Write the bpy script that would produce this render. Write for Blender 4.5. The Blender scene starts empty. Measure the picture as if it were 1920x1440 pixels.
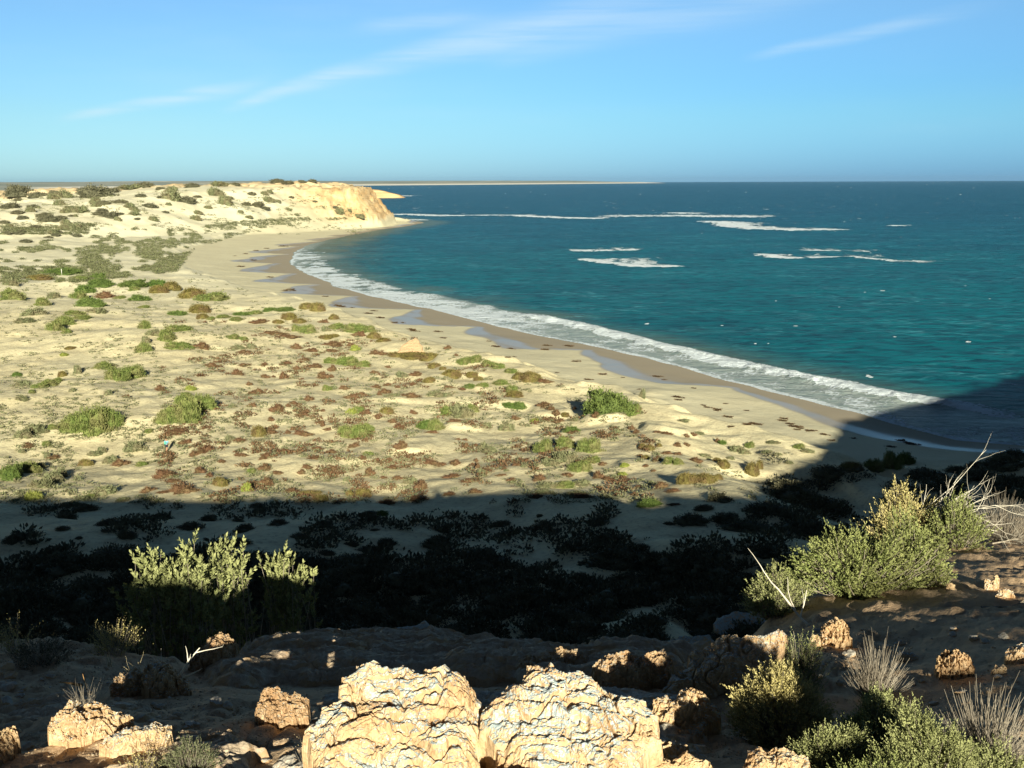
import bpy, math, random
import numpy as np
from mathutils import Matrix, Vector
rng = np.random.default_rng(11)
random.seed(5)
SC = bpy.context.scene
COL = SC.collection
# ------------------------------------------------------------------ camera, sky, sun, exposure
EYE = 38.0
FPX = 1884.0                      # focal length in pixels of a 1920 wide picture
PITCH = math.radians(11.40)
ROLL = math.radians(-0.22)
cd = bpy.data.cameras.new('camera'); cam = bpy.data.objects.new('camera', cd); COL.objects.link(cam)
cd.sensor_width = 36.0; cd.lens = 36.0 * FPX / 1920.0
cd.clip_start = 0.05; cd.clip_end = 120000.0
CM = Matrix.Translation((0, 0, EYE)) @ Matrix.Rotation(math.pi / 2 - PITCH, 4, 'X') @ Matrix.Rotation(ROLL, 4, 'Z')
cam.matrix_world = CM
SC.camera = cam
SUN_EL, SUN_AZ = math.radians(17.25), math.radians(180 - 7.6)   # azimuth from +Y, clockwise
SUN_DIR = Vector((math.sin(SUN_AZ) * math.cos(SUN_EL), math.cos(SUN_AZ) * math.cos(SUN_EL), math.sin(SUN_EL)))
sl = bpy.data.lights.new('sun', 'SUN'); sl.energy = 5.0; sl.angle = math.radians(0.5); sl.color = (1.0, 0.93, 0.72)
so = bpy.data.objects.new('sun', sl); COL.objects.link(so)
so.rotation_euler = SUN_DIR.to_track_quat('Z', 'Y').to_euler(); so.location = (20, -60, 80)
SC.view_settings.view_transform = 'Standard'; SC.view_settings.look = 'None'
SC.view_settings.exposure = 1.0; SC.view_settings.gamma = 1.0
SC.render.engine = 'CYCLES'
SC.cycles.max_bounces = 6; SC.cycles.diffuse_bounces = 2; SC.cycles.glossy_bounces = 2
SC.cycles.transparent_max_bounces = 4; SC.cycles.use_denoising = True

W = bpy.data.worlds.new('World'); SC.world = W; W.use_nodes = True
nt = W.node_tree; nt.nodes.clear()
class G:
    """small helper to write node graphs as expressions"""
    def __init__(s, t): s.t = t
    def n(s, kind, **k):
        x = s.t.nodes.new(kind)
        for a, b in k.items(): setattr(x, a, b)
        return x
    def put(s, sock, v):
        if isinstance(v, bpy.types.NodeSocket): s.t.links.new(v, sock)
        elif v is not None:
            try: sock.default_value = v
            except Exception: sock.default_value = (*v, 1.0)
    def m(s, op, a, b=None, c=None, clamp=False):
        x = s.n('ShaderNodeMath', operation=op, use_clamp=clamp)
        for i, v in enumerate((a, b, c)):
            if v is not None: s.put(x.inputs[i], v)
        return x.outputs[0]
    def mix(s, f, a, b, mode='MIX'):
        x = s.n('ShaderNodeMix', data_type='RGBA', blend_type=mode)
        s.put(x.inputs[0], f); s.put(x.inputs[6], a); s.put(x.inputs[7], b)
        return x.outputs[2]
    def ss(s, v, a, b, o0=0.0, o1=1.0):
        x = s.n('ShaderNodeMapRange', interpolation_type='SMOOTHSTEP')
        for i, q in enumerate((v, a, b, o0, o1)): s.put(x.inputs[i], q)
        return x.outputs[0]
    def noise(s, vec, scale, detail=4, rough=.55, dist=0.0, typ=None):
        x = s.n('ShaderNodeTexNoise')
        if vec is not None: s.put(x.inputs['Vector'], vec)
        x.inputs['Scale'].default_value = scale; x.inputs['Detail'].default_value = detail
        x.inputs['Roughness'].default_value = rough; x.inputs['Distortion'].default_value = dist
        return x.outputs[0]
    def vor(s, vec, scale, feature='F1'):
        x = s.n('ShaderNodeTexVoronoi', feature=feature)
        if vec is not None: s.put(x.inputs['Vector'], vec)
        x.inputs['Scale'].default_value = scale
        return x
    def attr(s, name):
        x = s.n('ShaderNodeAttribute'); x.attribute_name = name; return x
    def mapv(s, vec, scale=(1, 1, 1), loc=(0, 0, 0), rot=(0, 0, 0)):
        x = s.n('ShaderNodeMapping'); s.put(x.inputs[0], vec)
        x.inputs['Scale'].default_value = scale; x.inputs['Location'].default_value = loc; x.inputs['Rotation'].default_value = rot
        return x.outputs[0]
    def bump(s, h, strength=.5, dist=.05, nrm=None):
        x = s.n('ShaderNodeBump'); s.put(x.inputs['Height'], h)
        x.inputs['Strength'].default_value = strength; x.inputs['Distance'].default_value = dist
        if nrm is not None: s.put(x.inputs['Normal'], nrm)
        return x.outputs[0]
g = G(nt)
SKY_STRENGTH = 0.05
sky = g.n('ShaderNodeTexSky', sky_type='NISHITA', sun_disc=False, sun_elevation=SUN_EL, sun_rotation=SUN_AZ,
          altitude=30, air_density=1.0, dust_density=0.35, ozone_density=1.0)
tc = g.n('ShaderNodeTexCoord').outputs['Generated']
sx = g.n('ShaderNodeSeparateXYZ'); g.put(sx.inputs[0], tc)
X, Y, Z = sx.outputs
az = g.m('MULTIPLY', g.m('ARCTAN2', X, Y), 57.2958)
el = g.m('MULTIPLY', g.m('ARCSINE', Z), 57.2958)
uv = g.n('ShaderNodeCombineXYZ'); g.put(uv.inputs[0], az); g.put(uv.inputs[1], el)
UV = uv.outputs[0]
def streak(a0, a1, e0, k1, k2, w0, w1, amp, seed, fade):
    a = g.m('SUBTRACT', az, a0)
    line = g.m('ADD', e0, g.m('ADD', g.m('MULTIPLY', a, k1), g.m('MULTIPLY', g.m('MULTIPLY', a, a), k2)))
    wob = g.m('MULTIPLY', g.m('SUBTRACT', g.noise(g.mapv(UV, (.12, .12, 1), (seed, 0, 0)), 1.0, 3), .5), .9)
    d = g.m('ABSOLUTE', g.m('ADD', g.m('SUBTRACT', el, line), wob))
    wd = g.m('ADD', w0, g.m('MULTIPLY', g.m('MAXIMUM', a, 0.0), w1))
    core = g.ss(g.m('DIVIDE', d, wd), 1.0, 0.0)
    env = g.m('MULTIPLY', g.ss(a, 0.0, 2.5), g.ss(a, a1 - a0, (a1 - a0) * fade))
    fib = g.ss(g.noise(g.mapv(UV, (.10, 1.9, 1), (seed, 3, 0), (0, 0, -.25)), 1.0, 6, .6), .12, .72)
    return g.m('MULTIPLY', g.m('MULTIPLY', core, env), g.m('MULTIPLY', fib, amp))
c1 = streak(-16.0, 18.0, 3.75, .31, -.0037, .34, .066, .52, 1.0, .35)
c2 = streak(-24.0, -12.0, 3.05, .21, .0, .35, .03, .45, 7.0, .6)
c3 = streak(-2.0, 26.0, 6.1, .20, .0, .5, .05, .16, 4.0, .5)
c4 = streak(12.0, 26.0, 6.3, .16, .0, .4, .02, .26, 9.0, .5)
c5 = streak(-9.0, 1.0, 8.1, .06, .0, .55, .02, .26, 5.0, .5)
cl = g.m('ADD', g.m('ADD', g.m('ADD', c1, c2), g.m('ADD', c3, c5)), c4)
veil = g.m('MULTIPLY', g.ss(g.noise(g.mapv(UV, (.04, .22, 1), (2, 2, 0)), 1.0, 5, .6), .45, .8), .10)
cl = g.m('MULTIPLY', g.m('ADD', cl, veil), g.ss(el, .5, 3.0))
lowc = g.mix(g.ss(az, -28.0, 28.0), (.50, .96, 1.80), (.235, .63, 1.70))
midc = g.mix(g.ss(az, -28.0, 28.0), (.52, .90, 1.34), (.36, .78, 1.34))
tint = g.mix(g.ss(el, -.5, 4.0), lowc, midc)
tint = g.mix(g.ss(el, 4.0, 10.5), tint, (.58, .93, 1.32))
skc = g.mix(1.0, sky.outputs[0], tint, 'MULTIPLY')
skc = g.mix(cl, skc, (7.6, 9.2, 10.0))
skc = g.mix(1.0, skc, g.mix(g.m('MAXIMUM', g.ss(el, 11.0, 28.0), g.m('MULTIPLY', g.ss(Y, .75, .0), .65)), (1, 1, 1), (.26, .19, .145)), 'MULTIPLY')  # sky dimmed overhead, sideways and behind, added to deepen the shade
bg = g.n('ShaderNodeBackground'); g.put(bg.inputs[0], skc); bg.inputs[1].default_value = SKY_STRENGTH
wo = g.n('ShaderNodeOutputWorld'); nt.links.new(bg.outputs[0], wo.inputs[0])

# ------------------------------------------------------------------ numpy noise and geometry helpers
def _h(ix, iy, iz=0, seed=0):
    n = (ix.astype(np.int64) * 374761393 + iy.astype(np.int64) * 668265263 + np.asarray(iz).astype(np.int64) * 2147483647 % 98764321261 + seed * 974634777) & 0xffffffff
    n = ((n ^ (n >> 13)) * 1274126177) & 0xffffffff
    n = ((n ^ (n >> 15)) * 2246822519) & 0xffffffff
    return ((n ^ (n >> 16)) & 0xffffff) / float(0xffffff)
def _q(t): return t * t * t * (t * (t * 6 - 15) + 10)
def n2(x, y, seed=0):
    ix, iy = np.floor(x), np.floor(y); fx, fy = _q(x - ix), _q(y - iy)
    a, b = _h(ix, iy, 0, seed), _h(ix + 1, iy, 0, seed); c, d = _h(ix, iy + 1, 0, seed), _h(ix + 1, iy + 1, 0, seed)
    return ((a + (b - a) * fx) * (1 - fy) + (c + (d - c) * fx) * fy) * 2 - 1
def n3(x, y, z, seed=0):
    iz = np.floor(z); fz = _q(z - iz)
    def pl(k):
        ix, iy = np.floor(x), np.floor(y); fx, fy = _q(x - ix), _q(y - iy)
        zz = iz + k
        a, b = _h(ix, iy, zz, seed), _h(ix + 1, iy, zz, seed); c, d = _h(ix, iy + 1, zz, seed), _h(ix + 1, iy + 1, zz, seed)
        return (a + (b - a) * fx) * (1 - fy) + (c + (d - c) * fx) * fy
    p = pl(0); return (p + (pl(1) - p) * fz) * 2 - 1
def fbm2(x, y, o=4, seed=0, gain=.5):
    r = 0; a = 1.0; t = 0
    for i in range(o):
        r = r + a * n2(x * 2 ** i + i * 17.3, y * 2 ** i - i * 9.1, seed + i); t += a; a *= gain
    return r / t
def fbm3(p, f=1.0, o=4, seed=0, gain=.5, ridge=False):
    r = 0; a = 1.0; t = 0
    for i in range(o):
        k = f * 2 ** i; v = n3(p[:, 0] * k + i * 7.7, p[:, 1] * k - i * 3.1, p[:, 2] * k + i * 1.3, seed + i)
        if ridge: v = 1 - 2 * np.abs(v)
        r = r + a * v; t += a; a *= gain
    return r / t
def worley(u, v, seed=0):
    iu, iv = np.floor(u), np.floor(v)
    f1 = np.full(u.shape, 9.0); f2 = f1.copy(); cid = np.zeros(u.shape)
    for i in (-1, 0, 1):
        for j in (-1, 0, 1):
            cx, cy = iu + i, iv + j
            hx, hy = _h(cx, cy, 1, seed), _h(cx, cy, 2, seed)
            d = np.hypot(cx + hx - u, cy + hy - v); idv = _h(cx, cy, 3, seed)
            nf = d < f1
            f2 = np.where(nf, f1, np.minimum(f2, d)); cid = np.where(nf, idv, cid); f1 = np.where(nf, d, f1)
    return f1, f2, cid
def sst(v, a, b):
    t = np.clip((v - a) / (b - a), 0, 1); return t * t * (3 - 2 * t)
def polydist(x, y, P, closed=False):
    """unsigned distance, sign by the side of the nearest segment (positive on the left of travel), arc position"""
    P = np.asarray(P, float); n = len(P) - (0 if closed else 1)
    best = np.full(x.shape, 1e18); sg = np.zeros(x.shape); arc = np.zeros(x.shape); acc = 0.0
    for i in range(n):
        a = P[i]; b = P[(i + 1) % len(P)]; d = b - a; L2 = d @ d; L = math.sqrt(L2)
        t = np.clip(((x - a[0]) * d[0] + (y - a[1]) * d[1]) / L2, 0, 1)
        qx, qy = a[0] + t * d[0], a[1] + t * d[1]
        dd = (x - qx) ** 2 + (y - qy) ** 2
        cr = d[0] * (y - a[1]) - d[1] * (x - a[0])
        m = dd < best - 1e-9
        best = np.where(m, dd, best); sg = np.where(m, np.sign(cr), sg); arc = np.where(m, acc + t * L, arc); acc += L
    return np.sqrt(best), sg, arc
def inside(x, y, P):
    P = np.asarray(P, float); r = np.zeros(x.shape, bool)
    for i in range(len(P)):
        a, b = P[i], P[i - 1]
        with np.errstate(divide='ignore', invalid='ignore'):
            c = ((a[1] > y) != (b[1] > y)) & (x < (b[0] - a[0]) * (y - a[1]) / (b[1] - a[1] + 1e-30) + a[0])
        r ^= c
    return r
R3 = np.array(CM.to_3x3())
def rays(px, py):
    px = np.asarray(px, float); py = np.asarray(py, float)
    d = np.stack([(px - 960) / FPX, -(py - 720) / FPX, -np.ones_like(px)], -1)
    d = d @ R3.T
    return d / np.linalg.norm(d, axis=-1, keepdims=True)
def onplane(px, py, z=0.0):
    d = rays(px, py); t = (z - EYE) / d[..., 2]
    return np.stack([d[..., 0] * t, d[..., 1] * t], -1)
def atdist(px, py, r):
    """point on a pixel's ray at horizontal distance r"""
    d = rays(px, py); t = r / np.hypot(d[..., 0], d[..., 1])
    return np.array([0, 0, EYE]) + d * np.asarray(t)[..., None]
def pix(p):
    q = (np.asarray(p, float) - np.array([0, 0, EYE])) @ R3
    return 960 + FPX * q[..., 0] / -q[..., 2], 720 - FPX * q[..., 1] / -q[..., 2]
# ------------------------------------------------------------------ the lie of the land
SHORE_PX = [(1920, 835), (1800, 824), (1700, 800), (1600, 772), (1500, 748), (1400, 722), (1300, 697), (1200, 668), (1100, 645), (1000, 628), (940, 612),
            (880, 597), (810, 580), (750, 568), (690, 553), (640, 540), (600, 523), (565, 508), (545, 492), (552, 474), (575, 461), (615, 450), (665, 440), (715, 431), (760, 425), (795, 418)]
SHORE = [(400, 150), (250, 128), (140, 124)] + [tuple(p) for p in onplane(*zip(*SHORE_PX))] + [(-86, 985), (-112, 1040), (-200, 1250), (-330, 1700), (-480, 2300), (-800, 2900), (-3000, 4200)]
DUNE_PX = [(1620, 872), (1500, 838), (1400, 810), (1300, 795), (1235, 775), (1200, 735), (1120, 728), (1050, 712), (1000, 690), (930, 672), (860, 660), (790, 640), (730, 620), (680, 603), (610, 578),
           (540, 560), (470, 543), (410, 525), (355, 505), (330, 488), (345, 468), (420, 448), (520, 430), (610, 418), (690, 412), (735, 413)]
DUNE = [(400, 90), (200, 112), (110, 122)] + [tuple(p) for p in onplane(*zip(*DUNE_PX), 2.6)] + [(-98, 960), (-150, 1080), (-330, 1700), (-480, 2400), (-800, 2900), (-3000, 4200)]
FOOT = [(-1200, 300), (-700, 400), (-420, 480), (-290, 560), (-215, 640), (-165, 730), (-133, 815), (-109, 868), (-104, 930), (-160, 1040), (-380, 1700)]
CLOSE_LAND = [(-9000, 6000), (-9000, -3000), (3000, -3000)]
CLOSE_FOOT = [(-3000, 3000), (-6000, 3000), (-6000, 300)]
RIDGE = [(-2000, -300), (-300, -40), (-80, -14), (-30, -9), (-10, -8), (2, -8), (8, -7.4), (22, -9), (34, -7), (42, 0), (50, 7), (63, 22), (77, 39), (119, 72), (185, 104), (400, 145)]
EDGE = [(-40, 5), (-12, 5.6), (-6, 6.6), (-3, 6.1), (-1.2, 5.0), (0, 4.9), (1.0, 5.3), (2.1, 7.0), (3.6, 9.6), (6.4, 12.6), (10, 16), (16, 19), (30, 20)]
PROF_S = [-400, -30, -4, 0, 4, 8, 10.5, 13, 14.6, 18, 28, 48, 68, 88, 108, 130, 400]
PROF_Z = [38.8, 39.0, 39.56, 39.59, 38.3, 36.45, 36.4, 35.65, 34.3, 31.6, 26.5, 18.6, 12.6, 8.4, 5.6, 4.4, 4.4]
def land(x, y, full=False):
    x = np.asarray(x, float); y = np.asarray(y, float)
    r = np.hypot(x, y)
    lob = 1.6 * n2(x / 17 + 3, y / 17, 5) + .8 * n2(x / 6, y / 6, 6)
    dS, sS, aS = polydist(x, y, SHORE)
    t = np.where(inside(x, y, SHORE + CLOSE_LAND), dS, -dS)                       # + inland
    t = t + lob * sst(r, 60, 140) * .6
    dD, sD, aD = polydist(x, y, DUNE); e = np.where(inside(x, y, DUNE + CLOSE_LAND), dD, -dD) + 2.2 * n2(x / 9, y / 9, 8) + 1.4 * n2(x / 3.5, y / 3.5, 9)
    dF, sF, aF = polydist(x, y, FOOT); k = np.where(inside(x, y, FOOT + CLOSE_FOOT), dF, -dF)
    dR, sR, aR = polydist(x, y, RIDGE); s = -dR * sR
    s = np.where(s == 0, dR, s)
    s = -s
    s = np.where(s > 0, s * (1 + .95 * sst(x, 16, 44) * (1 - sst(x, 150, 220))), s)
    # beach
    q = np.clip(t / np.maximum(t + np.maximum(-e, 0), 8.0), 0, 1)
    z = np.where(t > 0, 2.6 * np.where(e > 0, 1, q ** 1.15), np.maximum(t * .07, -5))
    # dunes
    far = sst(r, 200, 420)
    dz = sst(e, -1, 6) * (2.2 + 1.4 * fbm2(x / 34, y / 34, 2, 21)) + sst(e, 15, 80) * (1.6 + 1.8 * fbm2(x / 60, y / 60, 2, 22))
    hum = fbm2(x / 11, y / 11, 4, 31)
    hum2 = fbm2(x / 2.6, y / 2.6, 3, 37)
    dz = dz + sst(e, 0, 8) * (.95 * hum + .15 * hum2 + .9 * sst(n2(x / 6.5, y / 8, 33), .25, .75) * sst(x, -40, 10) * (1 - sst(y, 190, 230))) * (1 - .3 * far)
    z = z + dz
    # sandy ridge and headland on the far side
    hr = np.interp(aF, [0, 600, 950, 1060, 1170, 1250, 1300, 1380, 1500, 2200], [11, 12, 15.5, 19, 25, 29, 32, 32, 28, 14])
    wdt = np.interp(aF, [0, 950, 1170, 1250, 1300, 1400], [110, 95, 80, 55, 27, 24])
    gl = 1 + .16 * fbm2(aF / 26, k / 90, 3, 41)
    kk = np.clip(k / (wdt * gl), 0, 1)
    cl = sst(aF, 1215, 1290)
    # layered cliff at the tip
    lay = (np.floor(kk * 6 + .4 * n2(aF / 14, k / 14, 3)) / 6 + sst((kk * 6) % 1, .1, .6) / 6)
    prof = (1 - cl) * (kk ** 1.1 * (1.45 - .45 * kk)) + cl * np.clip(.6 * lay + .4 * kk ** .8, 0, 1.02)
    prof = np.clip(prof, 0, 1.04) * (1 - .55 * sst(k, 110, 420) * (1 - .6 * cl))
    z = z + hr * prof + sst(kk, .05, .4) * (1.6 * fbm2(x / 30, y / 30, 4, 43) + cl * 2.4 * fbm2(x / 7, y / 7, 4, 47)) * np.where(k > 0, 1, 0)
    # the slope below the camera
    h1 = np.interp(s + 1.6 * n2(x / 14, y / 14, 51) * sst(r, 14, 30), PROF_S, PROF_Z)
    uu = x * .9912 + y * .1323
    h1 = h1 + (.26 * (1 - sst(uu, -1.7, -1.2)) - .30 * sst(uu, -.6, -.2) * (1 - sst(uu, 2.0, 2.4)) + .12 * sst(uu, 2.35, 2.7) * (1 - sst(uu, 3.1, 3.5)) + .06 * sst(uu, 3.2, 5)) * (1 - sst(s, 5, 9)) * sst(s, -40, -8)  # unseen rise behind the camera dipped and raised to steer sunlight and shade
    dE, sE, _ = polydist(x, y, EDGE); ed = dE * sE + .35 * n2(x / 1.4, y / 1.4, 57) * sst(r, 3, 8)
    zn = 36.4 - (.30 - .05 * sst(x, 1, 3.5)) * np.maximum(y - 2.4, 0)
    hn = np.where(ed < 0, zn, np.maximum(np.minimum(h1, zn), zn - .95 * ed - .25 * sst(ed, 0, .6)))
    mk = sst(y, 1.2, 3.0) * (1 - sst(np.abs(x), 16, 26)) * (1 - sst(y, 36, 60))
    h1 = h1 * (1 - mk) + hn * mk
    w = sst(t, 2, 42)
    near = np.maximum(h1 - 4.4, 0) * w
    z = z * (1 - .75 * sst(h1, 6, 20)) + near
    z = np.where(h1 > 26, np.maximum(z, h1 - .2), z)
    hillside = sst(h1, 7, 14) * sst(r, 16, 30)
    z = z + hillside * (.9 * fbm2(x / 9, y / 9, 3, 53))
    # close ground: lumps and small stones' beds
    nr = 1 - sst(r, 9, 20)
    z = z + nr * (.10 * fbm2(x / 1.3, y / 1.3, 3, 61) + .045 * fbm2(x / .26, y / .26, 5, 67, .6) + .03 * (1 - sst(n2(x / .5, y / .5, 69), -.2, .5)) * np.abs(n2(x / .09, y / .09, 70)))
    if full:
        return z, dict(t=t, e=e, k=k, kk=kk, cl=cl, s=s, h1=h1, aS=aS, aF=aF, r=r)
    return z
GRID = None
def landf(x, y):
    if GRID is None: return land(x, y)
    Ag, lr, Zg = GRID
    a = np.mod(np.arctan2(x, y) - Ag[0], 2 * np.pi) + Ag[0]; fa = np.interp(a, Ag, np.arange(len(Ag))); fr = np.interp(np.log(np.hypot(x, y)), lr, np.arange(len(lr)))
    i, j = np.minimum(fr.astype(int), len(lr) - 2), np.minimum(fa.astype(int), len(Ag) - 2); u, v = fr - i, fa - j
    return (Zg[i, j] * (1 - v) + Zg[i, j + 1] * v) * (1 - u) + (Zg[i + 1, j] * (1 - v) + Zg[i + 1, j + 1] * v) * u
def cast(px, py, r0=1.6, r1=1500.0):
    """where the rays of these pixels meet the ground"""
    px = np.atleast_1d(np.asarray(px, float)); py = np.atleast_1d(np.asarray(py, float))
    d = rays(px, py); hd = np.hypot(d[:, 0], d[:, 1]); n = len(px)
    rr = np.geomspace(r0, r1, 520)
    hit = np.full(n, np.nan); prev = np.full(n, r0); done = np.zeros(n, bool)
    T = rr[None, :] / hd[:, None]
    Xs = d[:, 0:1] * T; Ys = d[:, 1:2] * T; Zs = EYE + d[:, 2:3] * T
    L = np.maximum(landf(Xs.ravel(), Ys.ravel()).reshape(Xs.shape), 0)
    below = Zs < L
    idx = np.argmax(below, 1); ok = below.any(1)
    lo = rr[np.maximum(idx - 1, 0)]; hi = rr[idx]
    for _ in range(12):
        mid = (lo + hi) / 2; tt = mid / hd
        x, y, z = d[:, 0] * tt, d[:, 1] * tt, EYE + d[:, 2] * tt
        b = z < np.maximum(landf(x, y), 0)
        hi = np.where(b, mid, hi); lo = np.where(b, lo, mid)
    tt = hi / hd
    out = np.stack([d[:, 0] * tt, d[:, 1] * tt, EYE + d[:, 2] * tt], -1)
    out[~ok] = np.nan
    return out, hi
# ------------------------------------------------------------------ mesh and material builders
def mesh_np(name, V, F, smooth=True, attrs=None, mat=None, matidx=None):
    """V (n,3); F (m,3) or (m,4) or a list of such arrays"""
    me = bpy.data.meshes.new(name)
    Fs = [f for f in (F if isinstance(F, (list, tuple)) else [F]) if len(f)]
    me.vertices.add(len(V)); me.vertices.foreach_set('co', np.asarray(V, np.float32).ravel())
    nl = sum(f.size for f in Fs); nf = sum(len(f) for f in Fs)
    me.loops.add(nl); me.polygons.add(nf)
    me.loops.foreach_set('vertex_index', np.concatenate([f.ravel() for f in Fs]).astype(np.int32))
    tot = np.concatenate([np.full(len(f), f.shape[1]) for f in Fs]); st = np.concatenate([[0], np.cumsum(tot)[:-1]])
    me.polygons.foreach_set('loop_start', st.astype(np.int32)); me.polygons.foreach_set('loop_total', tot.astype(np.int32))
    me.polygons.foreach_set('use_smooth', np.full(nf, smooth))
    for k, v in (attrs or {}).items():
        a = me.attributes.new(k, 'FLOAT', 'POINT'); a.data.foreach_set('value', np.asarray(v, np.float32))
    for m in (mat if isinstance(mat, (list, tuple)) else [mat]):
        if m: me.materials.append(m)
    if matidx is not None: me.polygons.foreach_set('material_index', np.asarray(matidx, np.int32))
    me.update(calc_edges=True)
    return me
def link(name, me, parent=None, loc=(0, 0, 0)):
    o = bpy.data.objects.new(name, me); COL.objects.link(o); o.location = loc
    if parent: o.parent = parent
    return o
def tag(o, label=None, cat=None, group=None, kind=None):
    if label: o['label'] = label
    if cat: o['category'] = cat
    if group: o['group'] = group
    if kind: o['kind'] = kind
    return o
def gridfaces(nr, nc, keep=None, wrap=False):
    i = np.arange(nr - 1)[:, None]; j = np.arange(nc if wrap else nc - 1)[None, :]; j2 = (j + 1) % nc
    F = np.stack(np.broadcast_arrays(i * nc + j, i * nc + j2, (i + 1) * nc + j2, (i + 1) * nc + j), -1).reshape(-1, 4)
    return F if keep is None else F[keep[F].all(1)]
def material(name, build, rough=.9, spec=.2):
    m = bpy.data.materials.new(name); m.use_nodes = True; t = m.node_tree; t.nodes.clear(); q = G(t)
    b = q.n('ShaderNodeBsdfPrincipled'); o = q.n('ShaderNodeOutputMaterial'); t.links.new(b.outputs[0], o.inputs[0])
    b.inputs['Roughness'].default_value = rough; b.inputs['Specular IOR Level'].default_value = spec
    build(q, b)
    return m
def S(b, name, q, v): q.put(b.inputs[name], v)
def pos(q): return q.n('ShaderNodeNewGeometry').outputs['Position']
def objc(q): return q.n('ShaderNodeTexCoord').outputs['Object']

def mat_sand(q, b):
    P = pos(q)
    wet, nearf, cliff, duney, grit = [q.attr(k).outputs['Fac'] for k in ('wet', 'near', 'cliff', 'duney', 'grit')]
    n1 = q.noise(P, .06, 5, .6); n2_ = q.noise(P, .9, 5, .65); n3_ = q.noise(P, 7, 4, .6)
    c = q.mix(q.ss(n1, .3, .7), (.76, .70, .46), (.72, .645, .41))
    c = q.mix(q.m('MULTIPLY', q.ss(n2_, .42, .75), .35), c, (.52, .42, .25))
    c = q.mix(q.m('MULTIPLY', duney, q.m('MULTIPLY', q.ss(q.noise(P, 2.3, 5, .7), .5, .66), .5)), c, (.30, .23, .14))
    sp = q.n('ShaderNodeSeparateXYZ'); q.put(sp.inputs[0], P)
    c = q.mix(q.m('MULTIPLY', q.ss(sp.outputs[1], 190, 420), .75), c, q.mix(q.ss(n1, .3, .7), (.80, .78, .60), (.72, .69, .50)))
    # the beach: paler greyer sand
    beach = q.mix(q.ss(n1, .3, .7), (.72, .675, .47), (.66, .61, .42))
    c = q.mix(duney, beach, c)
    # headland rock: ochre limestone
    rk = q.mix(q.ss(q.noise(P, .12, 6, .7), .35, .65), (.56, .37, .18), (.70, .53, .30))
    rk = q.mix(q.m('MULTIPLY', q.ss(q.noise(q.mapv(P, (.05, .05, .9)), 1.0, 5, .7), .5, .7), .6), rk, (.38, .25, .13))
    c = q.mix(cliff, c, rk)
    # red-brown sand on the cliff top
    nr = q.mix(q.ss(q.noise(P, 1.3, 6, .65), .3, .7), (.50, .34, .22), (.43, .28, .175))
    nr = q.mix(q.m('MULTIPLY', q.ss(q.noise(P, 26, 5, .7), .5, .72), .6), nr, (.20, .12, .075))
    nr = q.mix(q.m('MULTIPLY', grit, q.ss(q.noise(P, 55, 3, .7), .52, .62)), nr, (.50, .36, .24))
    c = q.mix(nearf, c, nr)
    # sand soaked by the swash
    c = q.mix(wet, c, (.37, .325, .245))
    S(b, 'Base Color', q, c)
    sheen = q.m('MULTIPLY', wet, q.ss(q.attr('sheen').outputs['Fac'], .0, 1.0))
    S(b, 'Roughness', q, q.m('SUBTRACT', .92, q.m('MULTIPLY', sheen, .62)))
    S(b, 'Specular IOR Level', q, q.m('ADD', .08, q.m('MULTIPLY', sheen, .17)))
    far_b = q.bump(q.m('ADD', n2_, q.m('MULTIPLY', q.noise(P, 3.5, 4, .6), .6)), .5, .25)
    nb = q.bump(q.m('ADD', q.noise(P, 30, 5, .7), q.m('MULTIPLY', q.vor(P, 60).outputs[0], .5)), .45, .02)
    x = q.n('ShaderNodeMix', data_type='VECTOR'); q.put(x.inputs[0], nearf); q.put(x.inputs[4], far_b); q.put(x.inputs[5], nb)
    y = q.n('ShaderNodeMix', data_type='VECTOR'); q.put(y.inputs[0], wet); q.put(y.inputs[4], x.outputs[1])
    q.put(y.inputs[5], q.n('ShaderNodeNewGeometry').outputs['Normal']); q.put(b.inputs['Normal'], y.outputs[1])
M_SAND = material('sand', mat_sand)

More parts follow.
